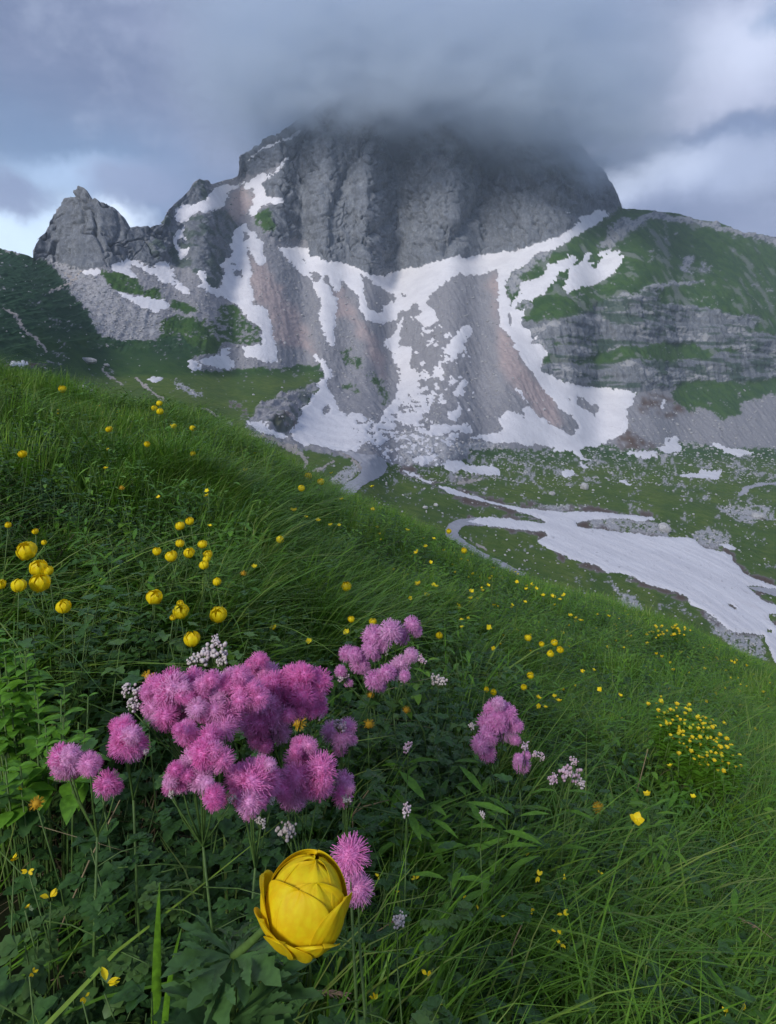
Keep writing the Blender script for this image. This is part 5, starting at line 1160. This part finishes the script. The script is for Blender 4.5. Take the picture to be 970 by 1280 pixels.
# yellow spurge cushion at the right
def cushion(px, py, rx, ry, nh, label, seed, dia=6):
    r = random.Random(seed); y = on_canopy(px, py+ry, .30); u = (px-CX)/F; foot = Vector((u*y, y, gz(u*y, y))); e = thing('spurge_cushion', foot, label, 'flowering bush', 'yellow flowering cushions')
    hm = MB()
    for k in range(9):
        a = k*2.4; add_leaf(hm, (0, 0, 0), (math.cos(a)*(.4+.07*k), math.sin(a)*(.4+.07*k), .6), (0, 0, 1), .9, 1.3, 'ovate', -.1, .3)
    hm.sphere((0, 0, .25), .35, 6, 4); hd = hm.data('flower_head', [M_YELC]); fm = MB(); th = math.atan2(ry, rx)
    for k in range(nh):
        q = math.sqrt(r.random())*r.uniform(.75, 1.25); t = r.uniform(0, 6.28); a = px+rx*q*math.cos(t); b = py+ry*q*math.sin(t)+.62*(a-px)*(1 if rx > 30 else 0)*.9
        yy = y+(py+ry-b)*.0035*y*.5+r.uniform(-.05, .05); ux, _, v = ray(a, b); p = Vector((ux*yy, yy, v*yy)); R = dia*.5*yy/F*r.uniform(.6, 1.3)
        o = link('flower_head', hd, e); o.matrix_local = Matrix.Translation(p-foot) @ Matrix.Rotation(r.uniform(.1, .7), 4, 'X') @ Matrix.Rotation(r.uniform(0, 6), 4, 'Z') @ Matrix.Scale(R, 4)
        zf = min(gz(p.x, p.y), p.z-.06); ft = Vector((p.x+r.uniform(-.02, .02), p.y+.03, max(zf, p.z-.14))); d = p-ft; fm.tube([ft-foot, p-foot], .0012, 3, 1)
        for j in range(24):
            pt = ft.lerp(p, 1-.025*j)-foot; an = r.uniform(0, 6.28); add_leaf(fm, pt, (math.cos(an), math.sin(an), .35), (0, 0, 1), r.uniform(.022, .04), 1.6, 'lance', .2, .2)
    tag(link('foliage', fm.data('foliage', [M_LEAF, M_STEM]), e), None, None, None, 'stuff')
M_YELC = plant_mat('spurge_yellow', (.72, .52, .02), (.78, .60, .03), (.50, .50, .04), .6, .2, 20.0)
cushion(868, 920, 50, 30, 230, 'yellow flowering spurge cushion on the right slope', 5, 8)
cushion(838, 790, 26, 8, 36, 'low yellow green flowering mat near the snowfield edge', 6, 5)

# dry stalks and single blades
def stalk(pts, rad_px, label, mat, name='dry_stalk', cat='stalk', stem=.30, branches=()):
    a, b = pts[0]; y = on_canopy(a, b, stem); P = []
    for k, (p, q) in enumerate(pts): yy = y-.004*k; ux, _, v = ray(p, q); P.append(Vector((ux*yy, yy, v*yy)))
    mb = MB(); rd = rad_px*y/F; end = P[-1].copy(); end.z = min(end.z, gz(end.x, end.y)) if end.z-gz(end.x, end.y) < .5 else end.z-.1
    Q = P + [Vector((P[-1].x+(P[-1].x-P[-2].x)*.3, P[-1].y+.01, gz(P[-1].x, P[-1].y)))]
    o0 = Q[0].copy(); mb.tube([p-o0 for p in Q], [rd*.6]+[rd]*(len(Q)-1), 5)
    for br in branches:
        R_ = []
        for p, q in br: ux, _, v = ray(p, q); R_.append(Vector((ux*y, y, v*y))-o0)
        mb.tube(R_, [rd*.8]*(len(R_)-1)+[rd*.4], 4)
    o = link(name, mb.data(name, [mat])); o.location = o0; return tag(o, label, cat)
stalk([(150,1000),(135,1030),(112,1075),(88,1130),(72,1168)], 1.2, 'long straw coloured dry stalk leaning left under the pink pair', M_DRY)
stalk([(471,974),(455,996),(441,1018)], 1.0, 'forked pale dry twig right of the big pink cluster', M_DRY, branches=[[(441,1018),(455,1008),(486,1000)], [(455,1008),(470,1005)]])
stalk([(810,936),(800,975),(788,1020),(774,1062)], .8, 'thin pale dry stalk leaning in the tall right grass', M_DRY)
stalk([(499,858),(512,880),(530,915),(535,960),(536,1010)], 1.3, 'bare green flower stalk under the upper right pink cluster', M_STEM, 'green_stalk')
stalk([(655,1150),(645,1172),(640,1185)], 1.0, 'short pale straw beside the row of three vetches', M_DRY)
stalk([(62,1226),(90,1216),(130,1212),(150,1211)], 1.1, 'dry twig lying flat at the bottom left', M_DRY, stem=.06)
def grass_head(pts, label, seed):
    y = on_canopy(pts[0][0], pts[0][1], .26); r = random.Random(seed); P = []
    for p, q in pts: ux, _, v = ray(p, q); P.append(Vector((ux*y, y, v*y)))
    e = thing('grass_seed_head', P[-1], label, 'grass seed head'); mb = MB(); o0 = P[-1]; mb.tube([p-o0 for p in P]+[Vector((P[-1].x, y+.02, gz(P[-1].x, y+.02)))-o0], .0009, 4); link('stem', mb.data('stem', [M_DRY]), e)
    s = MB()
    for k in range(44):
        t = r.random()*.62; i = min(int(t*(len(P)-1)), len(P)-2); p = P[i].lerp(P[i+1], t*(len(P)-1)-i)-o0; a = r.uniform(0, 6.28); d = (P[0]-P[1]).normalized()+Vector((0, math.sin(a), math.cos(a)))*.5
        add_leaf(s, p, d, (0, 0, 1), .009, .7, 'lance', .1, .4)
    link('seed_head', s.data('seed_head', [M_SEED]), e)
M_SEED = plant_mat('brown_seed', (.22, .14, .10), (.30, .19, .15), None, .8, .1, 9.0)
grass_head([(432,1244),(405,1240),(375,1241),(345,1258)], 'drooping brown grass seed head below the great globeflower', 1)
grass_head([(500,1150),(485,1156),(468,1166)], 'brown grass seed head right of the great globeflower', 2)
grass_head([(925,1148),(945,1158),(968,1175)], 'reddish grass seed head at the right picture edge', 3)
def blade(px, top, bot, wpx, bend, label):
    y = on_canopy(px, top, .36); s = y/F; n = 9; V = []
    for i in range(n):
        t = i/(n-1); q = bot+(top-bot)*t; w_ = wpx*.5*(1-t**2.5)+.3; xx = px+bend*t*t
        for k in (-1, 0, 1): V.append(((xx+k*w_-CX)*s, y+(0 if k else .001)-.01*t, (CY-q)*s))
    mb = MB(); mb.add([Vector(v)-Vector((V[1])) for v in V], [(i*3+k, i*3+k+1, i*3+k+4, i*3+k+3) for i in range(n-1) for k in (0, 1)])
    o = link('sedge_plant', mb.data('sedge_plant', [M_GRASS])); o.location = V[1]; o.modifiers.new('s', 'SOLIDIFY').thickness = .0003; return tag(o, label, 'grass blade')
blade(196, 1095, 1330, 13, 8, 'broad upright green blade left of the palmate leaves')
blade(205, 1150, 1330, 8, 26, 'narrower green blade leaning right behind the broad one')
# pale stone low in the right grass
p = Vector(ray(812, 1219)); yy = on_canopy(812, 1219, .08); mb = MB(); mb.sphere((0, 0, 0), .008, 9, 6, 0, (.8, .9, 1.2)); mb.v = [tuple(c*(1+random.uniform(-.12, .12)) for c in v) for v in mb.v]
o = link('stone', mb.data('stone', [M_BOULDER])); o.location = p*yy; tag(o, 'small pale stone in the dead grass at bottom right', 'stone')

# where several blossoms still read the same, count them from the left
from collections import defaultdict
bpy.context.view_layer.update(); dd_ = defaultdict(list)
short = lambda l: l.replace(' yellow', '').replace(' well ', ' ')
for o in C.objects:
    if o.get('category') == 'buttercup': dd_[short(o['label'])].append(o)
names = ['leftmost', 'second', 'third', 'fourth', 'fifth', 'sixth', 'seventh', 'eighth', 'ninth', 'tenth', 'eleventh', 'twelfth', 'thirteenth', 'fourteenth', 'fifteenth', 'sixteenth']
for lb, os_ in dd_.items():
    if len(os_) < 2: continue
    os_.sort(key=lambda o: o.matrix_world.translation.x/max(o.matrix_world.translation.y, .1)); n = len(os_)
    for k, o in enumerate(os_): o['label'] = ('rightmost ' if k == n-1 else names[min(k, 15)]+(' ' if k == 0 else ' from left '))+lb
